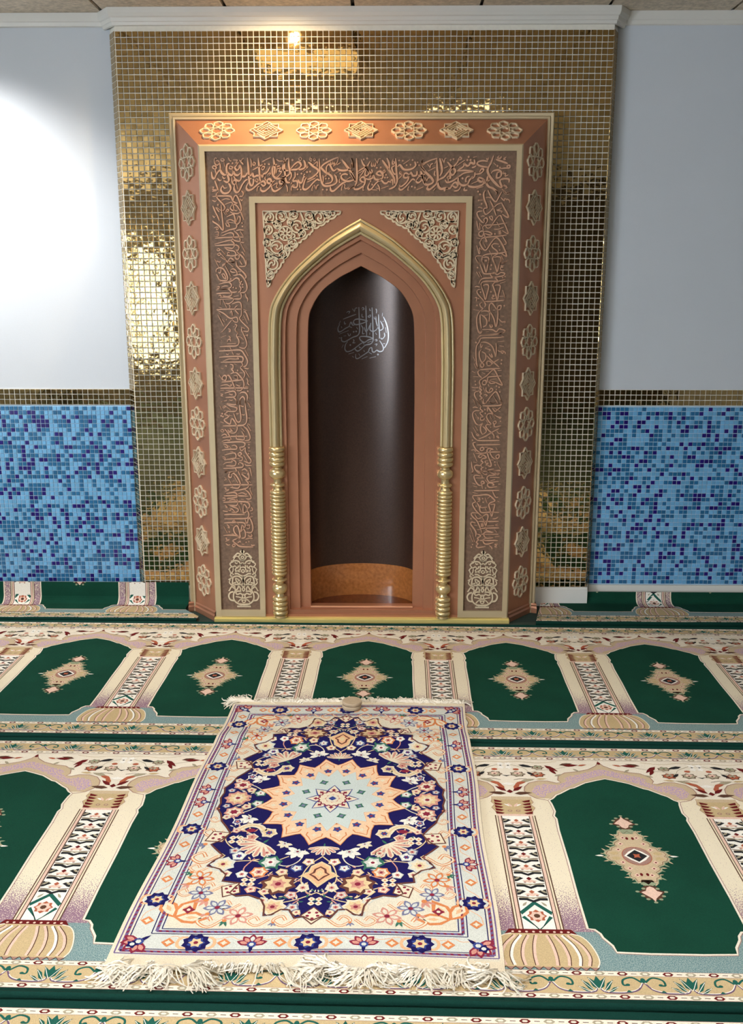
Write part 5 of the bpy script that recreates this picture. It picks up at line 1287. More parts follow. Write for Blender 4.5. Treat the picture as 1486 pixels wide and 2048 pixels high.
def carpet_sheet(x0, x1, c0, pitch, v0=0.0, v1=VTOP):
    """pattern of one roll between local x0 and x1; c0 = x of one niche centre"""
    S = Sheet()
    def rect(a, b, m, lay):
        S.poly([(x0, a), (x1, a), (x1, b), (x0, b)], m, lay)
    rect(0.031, 1.203, P['ivory'], 0)
    rect(0.118, 0.262, P['teal_fleck'], 1)
    k = int((x0 - c0) / pitch) - 1
    while c0 + k * pitch < x1 + pitch:
        cx = c0 + k * pitch
        if x0 - 0.2 < cx < x1 + 0.2 and v1 > 0.2:
            niche(S, cx)
        if x0 - 0.2 < cx + pitch / 2 < x1 + 0.2:
            column(S, cx + pitch / 2)
        k += 1
    dash_band(S, x0, x1, 0.031, 0.046, c0, pitch, 5)
    scroll_band(S, x0, x1, 0.046, 0.104, c0 + pitch / 6, pitch, 1, 5)
    dash_band(S, x0, x1, 0.104, 0.119, c0 + 0.01, pitch, 5)
    dash_band(S, x0, x1, 1.118, 1.135, c0, pitch, 5)
    scroll_band(S, x0, x1, 1.135, 1.186, c0, pitch, 1, 5)
    dash_band(S, x0, x1, 1.186, 1.203, c0 + 0.02, pitch, 5)
    return S
def edging(x0, x1, front, name, parent, org, place):
    """raised green binding along one long edge"""
    if front:
        pr = [(0.031, 0.0006), (0.026, 0.0016), (0.020, 0.0018), (0.016, 0.0040), (0.013, 0.0070), (0.009, 0.0085), (0.005, 0.0070), (0.002, 0.0030), (0.001, -0.013)]
    else:
        pr = [(1.203, 0.0006), (1.206, 0.0016), (1.2125, 0.0018), (1.216, 0.0035), (1.2195, 0.0060), (1.223, 0.0045), (1.226, 0.0), (1.2265, -0.013)]
    mb = MB()
    n = max(2, int((x1 - x0) / 0.06))
    rows = []
    for v, z in pr:
        rows.append([place(x0 + (x1 - x0) * i / n, v, z * (1 + 0.10 * sin(i * 0.9) + 0.07 * sin(i * 2.3))) for i in range(n + 1)])
    mb.skin(rows, P['lip'])
    return mb.build(name, parent, True, origin=org)
def make_carpet(label, yc, slope, c0, pitch, x0, x1, vs_=1.0, xs_=1.0, group='patterned prayer carpet rolls', cut=None, wall=None, v0=0.0, v1=VTOP, front=True, back=True, hole=False):
    """one roll: front edge crosses x = 0 at y = yc, turned by slope"""
    S = carpet_sheet(x0, x1, c0, pitch, v0, v1)
    a = atan2(slope, 1.0)
    mb = MB()
    def place(u, v, z):
        return (u, v, z)
    S.mesh(mb, place)
    for (p, q) in (((x0, 0.0), (x1, 0.0)), ((x1, 0.0), (x1, VTOP)), ((x1, VTOP), (x0, VTOP)), ((x0, VTOP), (x0, 0.0))):
        mb.face([(p[0], p[1], -0.013), (q[0], q[1], -0.013), (q[0], q[1], -0.0002), (p[0], p[1], -0.0002)], P['lip'])
    o = mb.build('prayer_carpet')
    import bmesh
    def clip(ob):
        bm = bmesh.new(); bm.from_mesh(ob.data)
        def bis(co, no, inner=False, outer=False):
            bmesh.ops.bisect_plane(bm, geom=bm.verts[:] + bm.edges[:] + bm.faces[:], plane_co=co, plane_no=no, clear_inner=inner, clear_outer=outer, dist=1e-7)
        bis((x0, 0, 0), (-1, 0, 0), outer=True)
        bis((x1, 0, 0), (1, 0, 0), outer=True)
        if cut:
            for co, no in cut:
                bis(co, no, outer=True)
        if hole:
            va = (4.229 - yc) / vs_
            vk = (4.352 - yc) / vs_
            dv = 0.142 / vs_
            bis((-0.738, va, 0), (dv, 0.118, 0)); bis((-0.842, 0, 0), (1, 0, 0)); bis((0, vk, 0), (0, 1, 0))
            dead = []
            for f in bm.faces:
                c = f.calc_center_median()
                if (c.y < vk and (c.x + 0.738) * dv + (c.y - va) * 0.118 > 0) or (c.y >= vk and c.x > -0.842):
                    dead.append(f)
            bmesh.ops.delete(bm, geom=dead, context='FACES')
        if wall:
            vb, vmax, rad = wall
            bis((0, vmax, 0), (0, 1, 0), outer=True)
            v = vb
            while v < vmax:
                bis((0, v, 0), (0, 1, 0))
                v += 0.012 if v < vb + 0.06 else 0.2
            for vt in bm.verts:
                if vt.co.y > vb:
                    s = vt.co.y - vb
                    t = min(s / rad, pi / 2 * 0.93)
                    y = vb + rad * sin(t) + max(0, s - rad * t) * cos(t)
                    z = rad * (1 - cos(t)) + max(0, s - rad * t) * sin(t)
                    d = vt.co.z
                    vt.co.y = y - d * sin(t)
                    vt.co.z = z + d * cos(t)
        bm.to_mesh(ob.data); bm.free()
    clip(o)
    o.location = (0, yc, 0)
    o.rotation_euler = (0, 0, a)
    o.scale = (xs_, vs_, 1)
    for fr, on in ((True, front), (False, back)):
        if on:
            e = edging(x0, x1, fr, 'green_edging', None, (0, 0, 0), lambda u, v, z: (u, v, z))
            if cut or wall:
                clip(e)
            e.parent = o
    tag(o, label, 'carpet', group)
    return o
make_carpet('green and cream prayer carpet roll of five niches, directly in front of the mihrab', 3.004, -0.0170, 0.020, 0.5925, -2.3, 2.3, 0.945)
make_carpet('green and cream prayer carpet roll with the biggest niches, under most of the small rug', 1.776, -0.0140, 0.776 + 0.004, 0.6085, -1.6, 1.6, 0.9945)
make_carpet('prayer carpet roll showing only a strip along the bottom edge of the photo', 0.545, -0.0140, 0.72, 0.6085, -1.2, 1.2, 0.998)
# rolls along the wall, either side of the mihrab, their far part pushed up against the wall
cl = [((-0.760, 0.0, 0), (1, 0, 0))]
make_carpet('end of a green prayer carpet left of the mihrab, pushed up against the blue tiles', 4.205, -0.004, -1.372, 0.560, -2.4, -0.66, 0.78, cut=cl, wall=(0.270, 0.400, 0.05), v1=0.5, back=False, hole=True, group='carpet ends along the tiled wall')
cr = [((0.795, 0.0, 0), (-0.98, 0.20, 0))]
make_carpet('green prayer carpet end right of the mihrab, lying below the white baseboard', 4.190, -0.006, 1.135, 0.545, 0.66, 2.4, 0.92, cut=cr, wall=(0.300, 0.375, 0.04), v1=0.5, back=False, group='carpet ends along the tiled wall')

# ------------------------------------------------------------------ the small rug
RW, RL, RE = 0.44, 0.706, 0.722
CAMX, CAMY, TOP = 0.105, 0.0, 0.008
def lift(p):
    k = (1.5 - TOP) / 1.5
    return (CAMX + (p[0] - CAMX) * k, CAMY + (p[1] - CAMY) * k)
QC = [lift(p) for p in ((-0.449, 3.318), (0.401, 3.313), (0.380, 1.900), (-0.528, 1.906))]      # far left, far right, near right, near left
def rug_pt(x, y, z):
    s, t = (x / RW + 1) / 2, (y / RL + 1) / 2
    a = [(1 - s) * QC[3][i] + s * QC[2][i] for i in (0, 1)]
    b = [(1 - s) * QC[0][i] + s * QC[1][i] for i in (0, 1)]
    px, py = (1 - t) * a[0] + t * b[0], (1 - t) * a[1] + t * b[1]
    px += 0.004 * sin(y * 9.0) * (x / RW)
    py += 0.005 * sin(x * 8.0 + 0.6) * (abs(y) / RL)
    return (px, py, TOP + z)
S = Sheet()
def ring(hx, hy, w, m, lay, step=None, m2=None):
    for a, b in (((-hx, -hy), (hx, -hy)), ((hx, -hy), (hx, hy)), ((hx, hy), (-hx, hy)), ((-hx, hy), (-hx, -hy))):
        n = max(8, int(hypot(b[0] - a[0], b[1] - a[1]) / 0.05))
        S.line([(a[0] + (b[0] - a[0]) * i / n, a[1] + (b[1] - a[1]) * i / n) for i in range(n + 1)], w, m, lay)
        if m2:
            L_ = hypot(b[0] - a[0], b[1] - a[1])
            k = int(L_ / step)
            ux, uy = (b[0] - a[0]) / L_, (b[1] - a[1]) / L_
            for i in range(k):
                t = (i + 0.5) * step
                c = (a[0] + ux * t, a[1] + uy * t)
                S.poly([(c[0] - ux * 0.005 - uy * 0.0026, c[1] - uy * 0.005 + ux * 0.0026), (c[0] - ux * 0.001 + uy * 0.0026, c[1] - uy * 0.001 - ux * 0.0026), (c[0] + ux * 0.006 + uy * 0.0026, c[1] + uy * 0.006 - ux * 0.0026), (c[0] + ux * 0.002 - uy * 0.0026, c[1] + uy * 0.002 + ux * 0.0026)], m2, lay + 1)
def grid(hx, hy, m, lay, nx=12, ny=64):
    for i in range(nx):
        for j in range(ny):
            xa, xb = -hx + 2 * hx * i / nx, -hx + 2 * hx * (i + 1) / nx
            ya, yb = -hy + 2 * hy * j / ny, -hy + 2 * hy * (j + 1) / ny
            S.poly([(xa, ya), (xb, ya), (xb, yb), (xa, yb)], m, lay)
grid(RW, RL, R['cream'], 0)
for _i in range(12):
    _a, _b = -RW + 2 * RW * _i / 12, -RW + 2 * RW * (_i + 1) / 12
    S.poly([(_a, -RE), (_b, -RE), (_b, -RL), (_a, -RL)], R['cream'], 0)
grid(0.430, 0.688, R['ivory'], 1)
grid(0.4085, 0.661, R['pale'], 2)
ring(0.4295, 0.6780, 0.0034, R['purple'], 3)
ring(0.4190, 0.6695, 0.0078, R['purple'], 3, 0.016, R['maroon'])
ring(0.4090, 0.6615, 0.0026, R['navy'], 3)
ring(0.3630, 0.6065, 0.0026, R['navy'], 4)
ring(0.3530, 0.5975, 0.0078, R['purple'], 4, 0.016, R['maroon'])
ring(0.3430, 0.5885, 0.0026, R['navy'], 4)
grid(0.339, 0.585, R['ivory'], 3)
def gem(x, y, s=1.0):                                              # small orange lozenge flower
    S.flower(x, y, 0.016 * s, 4, R['orange'], 5, k=0.72)
    S.flower(x, y, 0.0085 * s, 4, R['ivory'], 6, k=0.6)
def navyrose(x, y, s=1.0):
    for g in (-1, 1):
        S.ell(x + g * 0.025 * s, y, 0.016 * s, 0.020 * s, R['peach'], 4)
        S.ell(x + g * 0.023 * s, y, 0.011 * s, 0.014 * s, R['pale'], 5)
    S.flower(x, y, 0.029 * s, 9, R['navy'], 6, k=0.80)
    S.flower(x, y, 0.019 * s, 7, R['blue'], 7, k=0.7)
    S.flower(x, y, 0.015 * s, 6, R['sand'], 8, k=0.66)
    S.ell(x, y, 0.005 * s, 0.005 * s, R['maroon'], 9, n=7)
WLEAF = [(0, 0), (0.25, 0.20), (0.60, 0.26), (0.85, 0.14), (1, 0), (0.85, -0.14), (0.60, -0.26), (0.25, -0.20)]
def redlily(x, y, rot, s=1.0):
    for a in (-1.25, -0.65, 0.0, 0.65, 1.25):
        S.at(WLEAF, x, y, rot + a, 0.030 * s, R['maroon'], 5)
        S.at([(0.3 + u * 0.55, v * 0.6) for u, v in WLEAF], x, y, rot + a, 0.028 * s, R['rose' if a else 'pale'], 6)
    S.at(LEAF, x, y, rot + pi, 0.024 * s, R['navy'], 5)
    S.ell(x, y, 0.009 * s, 0.009 * s, R['blue'], 7, n=8)
    S.ell(x, y, 0.005 * s, 0.005 * s, R['pale'], 8, n=6)
BX, BY = 0.385, 0.637
for g in (-1, 1):
    for i, x in enumerate((-0.3175, -0.254, -0.1905, -0.127, -0.0635, 0.0, 0.0635, 0.127, 0.1905, 0.254, 0.3175)):
        y = g * BY
        if i % 2 == 0:
            gem(x, y)
        elif i in (1, 5, 9):
            navyrose(x, y, 1.15)
        else:
            redlily(x, y - 0.006, pi / 2, 1.22)
        S.line(spline([(x, y + 0.018), (x + 0.016, y + 0.022), (x + 0.032, y + 0.012), (x + 0.0635, y + 0.018)], n=3), 0.0022, R['peach'], 3)
    ys = [-0.56, -0.478, -0.392, -0.312, -0.233, -0.156, -0.078, -0.010, 0.064, 0.136, 0.210, 0.290, 0.362, 0.440, 0.515, 0.578]
    ty = 'gngrgngrrgngrgng'
    for yv, t in zip(ys, ty):
        x = g * BX
        if t == 'g':
            gem(x, yv)
        elif t == 'n':
            navyrose(x, yv, 1.05)
        else:
            redlily(x - g * 0.004, yv, 0 if g > 0 else pi, 1.12)
        S.line(spline([(x + g * 0.017, yv), (x + g * 0.012, yv + 0.03), (x - g * 0.012, yv + 0.055), (x - g * 0.016, yv + 0.075)], n=3), 0.0022, R['peach'], 3)
    for h in (-1, 1):
        redlily(g * BX, h * BY, atan2(h, g), 1.4)
        S.flower(g * BX + g * 0.012, h * BY + h * 0.010, 0.016, 5, R['navy'], 7)
        S.ell(g * BX + g * 0.012, h * BY + h * 0.010, 0.006, 0.006, R['pale'], 8, n=7)
CY = 0.014
def four(fn, x, y, *a):
    for gx in ((-1, 1) if abs(x) > 1e-6 else (1,)):
        for gy in ((-1, 1) if abs(y) > 1e-6 else (1,)):
            fn(gx * x, CY + gy * y, atan2(gy * y, gx * x), gx, gy, *a)
Q = [(0, 0.572), (0.022, 0.556), (0.042, 0.562), (0.058, 0.530), (0.078, 0.528), (0.098, 0.548), (0.116, 0.552), (0.120, 0.515), (0.132, 0.488), (0.165, 0.470), (0.196, 0.474), (0.214, 0.462), (0.204, 0.436), (0.196, 0.420), (0.220, 0.416), (0.243, 0.412), (0.240, 0.385), (0.262, 0.360),
     (0.298, 0.346), (0.286, 0.322), (0.266, 0.300), (0.292, 0.270), (0.312, 0.246), (0.288, 0.225), (0.270, 0.190), (0.290, 0.155), (0.308, 0.128), (0.318, 0.090), (0.334, 0.060), (0.330, 0.030), (0.336, 0.0)]
fieldq = [(x, CY + y) for x, y in Q] + [(x, CY - y) for x, y in Q[-2::-1]]
fieldq = fieldq + [(-x, y) for x, y in fieldq[-2:0:-1]]
S.line(fieldq, 0.016, R['pale'], 3.9, True)
S.line(fieldq, 0.0060, R['brown'], 6, True)
S.poly(fieldq, R['navy'], 6)
def c_arab(x, y, rot, gx, gy):                                     # corner arabesque
    for a in (-0.75, 0.0, 0.75):
        S.at([(0, 0), (.25, .22), (.55, .26), (.8, .12), (1, 0), (.8, -.12), (.55, -.26), (.25, -.22)], x + gx * 0.028, y + gy * 0.03, rot + pi + a * 1.4, 0.088, R['orange'], 4)
        S.at([(0.1, 0), (.3, .13), (.55, .16), (.78, 0), (.55, -.16), (.3, -.13)], x + gx * 0.028, y + gy * 0.03, rot + pi + a * 1.4, 0.088, R['cream'], 5)
        S.at([(0.3, 0), (.45, .07), (.65, 0), (.45, -.07)], x + gx * 0.028, y + gy * 0.03, rot + pi + a * 1.4, 0.088, R['peach'], 6)
    S.flower(x, y, 0.016, 4, R['maroon'], 7)
    S.ell(x, y, 0.005, 0.005, R['ivory'], 8, n=6)
four(c_arab, 0.298, 0.530)
def lilac(x, y, rot, gx, gy, m1, m2, r=0.03):
    for k in range(6):
        a = rot + k * pi / 3
        S.at(WLEAF, x, y, a, r * 1.15, m1, 5)
        S.at([(0.2 + u * 0.6, v * 0.6) for u, v in WLEAF], x, y, a, r * 1.1, m2, 6)
    S.ell(x, y, r * 0.22, r * 0.22, R['maroon'], 7, n=7)
four(lilac, 0.300, 0.400, R['orange'], R['pale'], 0.032)
four(lilac, 0.232, 0.520, R['smoke'], R['pale'], 0.030)
four(lilac, 0.176, 0.552, R['rose'], R['ivory'], 0.032)
four(lilac, 0.285, 0.462, R['smoke'], R['pale'], 0.028)
def scroll(x, y, rot, gx, gy, s=1.0):
    q = spline([(x - gx * 0.03 * s, y), (x, y + gy * 0.026 * s), (x + gx * 0.026 * s, y + gy * 0.006 * s), (x + gx * 0.008 * s, y - gy * 0.012 * s), (x - gx * 0.004 * s, y + gy * 0.004 * s)], n=4)
    S.line(q, 0.0085 * s, R['orange'], 4)
    S.line(q, 0.0040 * s, R['cream'], 5)
four(scroll, 0.316, 0.300, 1.25); four(scroll, 0.320, 0.180, 1.0); four(scroll, 0.065, 0.565, 1.0); four(scroll, 0.128, 0.566, 0.9); four(scroll, 0.326, 0.115, 0.7)
four(scroll, 0.262, 0.430, 0.9); four(scroll, 0.240, 0.566, 1.1); four(scroll, 0.318, 0.350, 0.9); four(scroll, 0.205, 0.505, 0.9); four(scroll, 0.322, 0.455, 0.8)
def bud(x, y, rot, gx, gy, s, m):
    for a in (-0.7, 0.0, 0.7):
        S.at(LEAF, x, y, rot + a, s, m, 5)
    S.ell(x, y, s * 0.25, s * 0.25, R['orange'], 6, n=7)
for bx, by, bs, bm_ in ((0.265, 0.49, 0.030, R['rose']), (0.330, 0.375, 0.022, R['green']), (0.205, 0.570, 0.024, R['green']), (0.250, 0.545, 0.024, R['rose']), (0.325, 0.425, 0.024, R['rose']), (0.328, 0.245, 0.026, R['smoke']), (0.330, 0.060, 0.016, R['rose']), (0.090, 0.578, 0.016, R['smoke'])):
    four(bud, bx, by, bs, bm_)
# vines on the navy ground
def vine(pts, w=0.0034, m='sand'):
    for gx in (-1, 1):
        for gy in (-1, 1):
            S.line(spline([(gx * x, CY + gy * y) for x, y in pts], n=4), w, R[m], 7)
vine([(0, 0.30), (0.03, 0.34), (0.045, 0.40), (0.03, 0.45), (0.01, 0.47)])
vine([(0.045, 0.40), (0.10, 0.46), (0.15, 0.44), (0.21, 0.42)])
vine([(0.09, 0.30), (0.14, 0.33), (0.19, 0.32), (0.26, 0.33)])
vine([(0.12, 0.38), (0.17, 0.40), (0.20, 0.36), (0.18, 0.31)], m='rose')
vine([(0.20, 0.27), (0.25, 0.26), (0.28, 0.21), (0.25, 0.17), (0.20, 0.20)])
vine([(0.20, 0.03), (0.24, 0.07), (0.28, 0.10), (0.25, 0.15)], m='ivory')
vine([(0.04, 0.49), (0.06, 0.52), (0.03, 0.55)], m='rose')
vine([(0.0, 0.46), (0.05, 0.49), (0.10, 0.50), (0.14, 0.46)], m='sand')
vine([(0.05, 0.27), (0.06, 0.32), (0.09, 0.345), (0.13, 0.33)], m='ivory')
def ogee(x, y, rot, gx, gy, s, m1, m2, m3):
    rot = rot if abs(x) > 1e-6 else (pi / 2 if y > CY else -pi / 2)
    o_ = [(-0.9, 0), (-0.55, 0.42), (-0.1, 0.50), (0.15, 0.80), (0.45, 0.42), (1.0, 0), (0.45, -0.42), (0.15, -0.80), (-0.1, -0.50), (-0.55, -0.42)]
    S.at(o_, x, y, rot, s, m1, 8)
    S.at([(a * 0.82, b * 0.80) for a, b in o_], x, y, rot, s, m2, 9)
    S.lat([(a * 0.52, b * 0.50) for a, b in o_], x, y, rot, s, s * 0.10, m3, 10, True)
    S.at([(a * 0.25, b * 0.25) for a, b in o_], x, y, rot, s, m1, 11)
def rosette_(x, y, rot, gx, gy, r, m1, m2, m3, n=8):
    S.flower(x, y, r, n, m1, 8, rot, 0.78)
    S.flower(x, y, r * 0.78, n, m2, 9, rot, 0.70)
    S.flower(x, y, r * 0.45, 6, m3, 10, rot, 0.66)
    S.ell(x, y, r * 0.17, r * 0.17, R['maroon'], 11, n=7)
def leaves(x, y, rot, gx, gy, s, m):
    for a in (-1.3, -0.5, 0.4, 1.2, 2.2):
        S.at([(0, 0), (.3, .24), (.7, .22), (1, 0), (.7, -.22), (.3, -.24)], x, y, pi / 2 * gy - gx * a * gy, s, m, 8)
    S.flower(x, y, s * 0.4, 5, R['pale'], 9)
    S.ell(x, y, s * 0.12, s * 0.12, R['maroon'], 10, n=6)
def fan(x, y, rot, gx, gy, s, m1, m2):
    for k in range(7):
        a = rot + (k - 3) * 0.42
        S.at([(0, 0), (.4, .11), (.85, .13), (1, 0), (.85, -.13), (.4, -.11)], x - cos(rot) * s * 0.5, y - sin(rot) * s * 0.5, a, s * 1.15, m1, 8)
        S.at([(.25, 0), (.5, .05), (.85, .06), (.93, 0), (.85, -.06), (.5, -.05)], x - cos(rot) * s * 0.5, y - sin(rot) * s * 0.5, a, s * 1.15, m2, 9)
    S.at(LEAF, x - cos(rot) * s * 0.5, y - sin(rot) * s * 0.5, rot + pi, s * 0.4, R['green'], 8)
def lozenge(x, y, rot, gx, gy, s, m1, m2):
    d = [(1, 0), (0, 0.85), (-1, 0), (0, -0.85)]
    S.at(d, x, y, rot, s, R['brown'], 8)
    S.at([(a * 0.86, b * 0.86) for a, b in d], x, y, rot, s, m1, 9)
    for a, b in ((0.35, 0), (-0.3, 0.25), (-0.3, -0.25), (0.05, 0.35), (0.05, -0.35)):
        S.at(circle(a, b, 0.13, 6), x, y, rot, s, m2, 10)
def squares(x, y, rot, gx, gy, s):
    for i, j in ((0, 0), (1, 0), (0, 1), (1, 1)):
        cx, cy = x + gx * (i - 0.5) * s * 1.5, y + gy * (j - 0.5) * s * 1.4
        S.flower(cx, cy, s * 0.75, 4, R['cream'], 8, 0.0, 0.8)
        S.ell(cx, cy, s * 0.22, s * 0.22, R['orange'], 9, n=6)
def crescent(x, y, rot, gx, gy, s):
    q = spline([(x - gx * 0.9 * s, y + gy * 0.45 * s), (x - gx * 0.5 * s, y - gy * 0.2 * s), (x + gx * 0.2 * s, y - gy * 0.35 * s), (x + gx * 0.9 * s, y + gy * 0.2 * s)], n=4)
    S.line(q, s * 0.42, R['cream'], 8)
    S.line(q, s * 0.14, R['sand'], 9)
    S.ell(x, y + gy * 0.2 * s, s * 0.3, s * 0.2, R['maroon'], 8, n=8)
four(ogee, 0, 0.378, 0.0608, R['sand'], R['peach'], R['brown'])
four(rosette_, 0.100, 0.424, 0.0480, R['brown'], R['sand'], R['rose'])
four(leaves, 0.070, 0.278, 0.0351, R['white'])
four(fan, 0.188, 0.262, 0.0608, R['cream'], R['rose'])
four(rosette_, 0.135, 0.328, 0.0328, R['green'], R['pale'], R['white'], 6)
four(lozenge, 0.214, 0.448, 0.0351, R['cream'], R['maroon'])
four(lozenge, 0.302, 0.208, 0.0398, R['cream'], R['maroon'])
four(lozenge, 0, 0.552, 0.0351, R['cream'], R['maroon'])
four(squares, 0.178, 0.415, 0.013)
four(squares, 0.248, 0.222, 0.014)
four(squares, 0.0, 0.496, 0.012)
four(rosette_, 0.100, 0.518, 0.0351, R['cream'], R['sand'], R['rose'], 7)
four(rosette_, 0.258, 0.338, 0.0351, R['pale'], R['cream'], R['sand'], 7)
four(rosette_, 0.284, 0.0, 0.0421, R['rose'], R['sand'], R['cream'], 9)
four(rosette_, 0.282, 0.078, 0.0304, R['rose'], R['cream'], R['maroon'], 7)
four(leaves, 0.232, 0.112, 0.0304, R['white'])
four(crescent, 0.215, 0.165, 0.0468)
four(rosette_, 0.162, 0.186, 0.0257, R['cream'], R['sand'], R['blue'], 6)
four(rosette_, 0.158, 0.372, 0.0257, R['orange'], R['cream'], R['rose'], 6)
four(fan, 0, 0.272, 0.0398, R['cream'], R['rose'])
four(leaves, 0.110, 0.240, 0.0234, R['cream'])
four(rosette_, 0.036, 0.440, 0.0187, R['cream'], R['ivory'], R['rose'], 5)
four(rosette_, 0.224, 0.300, 0.0211, R['pale'], R['white'], R['blue'], 5)
four(rosette_, 0.062, 0.355, 0.0187, R['blue'], R['pale'], R['white'], 5)
four(rosette_, 0.220, 0.030, 0.0211, R['green'], R['pale'], R['white'], 5)
four(rosette_, 0.130, 0.455, 0.0164, R['sand'], R['cream'], R['rose'], 5)
four(rosette_, 0.052, 0.520, 0.0187, R['smoke'], R['pale'], R['rose'], 5)
four(rosette_, 0.240, 0.380, 0.0152, R['cream'], R['ivory'], R['rose'], 5)
for fx, fy, fr, c1, c2 in ((0.034, 0.326, 0.018, 'sand', 'white'), (0.165, 0.446, 0.017, 'rose', 'cream'), (0.240, 0.275, 0.018, 'smoke', 'pale'), (0.298, 0.106, 0.014, 'sand', 'pale'), (0.256, 0.176, 0.014, 'rose', 'cream'), (0.310, 0.045, 0.013, 'smoke', 'pale'), (0.206, 0.208, 0.019, 'cream', 'rose'),
                           (0.152, 0.284, 0.017, 'pale', 'cream'), (0.098, 0.372, 0.017, 'sand', 'cream'), (0.062, 0.470, 0.017, 'rose', 'pale'), (0.250, 0.048, 0.016, 'sand', 'cream'), (0.128, 0.492, 0.015, 'pale', 'cream'), (0.040, 0.540, 0.012, 'sand', 'cream'), (0.262, 0.130, 0.016, 'white', 'blue'), (0.200, 0.382, 0.017, 'pale', 'white'), (0.272, 0.300, 0.012, 'sand', 'cream')):
    four(rosette_, fx, fy, fr, R[c1], R[c2], R['rose'], 5)
rngf = random.Random(21)
for k in range(170):                                                # small leaves scattered along the vines
    a = rngf.uniform(0, pi / 2); rr = rngf.uniform(0.72, 1.0)
    x, y = 0.30 * rr * cos(a), 0.53 * rr * sin(a)
    if abs(x) / 0.335 + abs(y) / 0.60 > 1.12 or (x / 0.23) ** 2 + (y / 0.26) ** 2 < 1:
        continue
    th = rngf.uniform(0, 2 * pi); s_ = rngf.uniform(0.012, 0.022)
    m_ = R[rngf.choice(['cream', 'sand', 'pale', 'rose', 'green'])]
    for gx in (-1, 1):
        for gy in (-1, 1):
            S.at(LEAF, gx * x, CY + gy * y, atan2(gy * sin(th), gx * cos(th)), s_, m_, 7)
S.line(fieldq, 0.0050, R['brown'], 12, True)
# centre: sixteen peach palmettes round a pale star
for k in range(16):
    a = pi / 16 + k * pi / 8
    ca, sa = cos(a) * 0.92, sin(a)
    rot = atan2(sa, ca)
    x, y = 0.182 * ca, CY + 0.182 * sa * 1.06
    o_ = [(-1.0, 0.55), (-0.4, 0.78), (0.15, 0.80), (0.5, 0.45), (1.15, 0), (0.5, -0.45), (0.15, -0.80), (-0.4, -0.78), (-1.0, -0.55)]
    S.at(o_, x, y, rot, 0.052, R['orange'], 12)
    S.at([(p * 0.93, q_ * 0.93) for p, q_ in o_], x, y, rot, 0.052, R['lightpeach'], 13)
    S.lat([(p * 0.55 + 0.15, q_ * 0.55) for p, q_ in o_[1:-1]], x, y, rot, 0.050, 0.0036, R['orange'], 14)
    S.flower(x + cos(rot) * 0.008, y + sin(rot) * 0.008, 0.009, 4, R['cream'], 14)
    S.flower(x - cos(rot) * 0.022, y - sin(rot) * 0.022, 0.015, 5, R['blue'], 15, rot)
    S.ell(x - cos(rot) * 0.022, y - sin(rot) * 0.022, 0.005, 0.005, R['maroon'], 16, n=6)
st = []
for i in range(32):
    a = pi * i / 16
    r = 0.168 if i % 2 == 0 else 0.128
    st.append((r * cos(a) * 0.92, CY + r * sin(a) * 1.06))
S.line(st, 0.005, R['peach'], 15, True)
S.poly(st, R['sky'], 16)
for k in range(8):
    a = pi / 8 + k * pi / 4
    S.flower(0.098 * cos(a) * 0.92, CY + 0.098 * sin(a) * 1.06, 0.016, 4, R['green'], 17, a, 0.6)
    S.flower(0.098 * cos(a) * 0.92, CY + 0.098 * sin(a) * 1.06, 0.008, 4, R['smoke'], 18, a, 0.6)
    a = k * pi / 4
    kite = [(0.2, 0), (0.55, 0.30), (0.75, 0.22), (1.12, 0), (0.75, -0.22), (0.55, -0.30)]
    S.lat(kite, 0, CY, a, 0.070, 0.0042, R['blue'], 18, True)
    S.at(kite, 0, CY, a, 0.068, R['cream'], 17)
    S.flower(0.050 * cos(a), CY + 0.050 * sin(a), 0.008, 4, R['maroon'], 19, a)
S.flower(0, CY, 0.047, 16, R['maroon'], 19, 0, 0.86)
S.flower(0, CY, 0.041, 16, R['cream'], 20, 0, 0.88)
S.flower(0, CY, 0.024, 8, R['rose'], 21, 0, 0.8)
S.ell(0, CY, 0.019, 0.020, R['ivory'], 22, n=14)
S.flower(0, CY, 0.012, 4, R['blue'], 23, 0, 0.75)
mb = MB()
S.mesh(mb, rug_pt)
N = 24
edge = [(-RW + 2 * RW * i / N, -RE) for i in range(N)] + [(RW, -RE + (RL + RE) * i / N) for i in range(N)] + [(RW - 2 * RW * i / N, RL) for i in range(N)] + [(-RW, RL - (RL + RE) * i / N) for i in range(N)]
for i in range(len(edge)):
    a, b = edge[i], edge[(i + 1) % len(edge)]
    p0, p1 = rug_pt(a[0], a[1], 0), rug_pt(b[0], b[1], 0)
    mb.face([(p0[0], p0[1], 0.0035), (p1[0], p1[1], 0.0035), p1, p0], R['cream'])
rc = rug_pt(0, 0, 0)
def seam_lift(x, y):                                               # the rug rides over the bound edge of the roll below
    return 0.0082 * math.exp(-((y - 3.006 + 0.017 * x) / 0.045) ** 2)
rug = mb.build('prayer_rug', origin=(rc[0], rc[1], 0.003))
import bmesh
bm = bmesh.new(); bm.from_mesh(rug.data)
for k in range(-9, 10):
    bmesh.ops.bisect_plane(bm, geom=bm.verts[:] + bm.edges[:] + bm.faces[:], plane_co=(-rc[0], 3.006 - rc[1] + 0.012 * k + 0.017 * 0.0, 0), plane_no=(0.017, 1, 0), dist=1e-7)
for vt in bm.verts:
    vt.co.z += seam_lift(vt.co.x + rc[0], vt.co.y + rc[1])
bm.to_mesh(rug.data); bm.free()
tag(rug, 'small cream and navy medallion rug with white fringes lying across the green carpets', 'rug')
rf = random.Random(5)
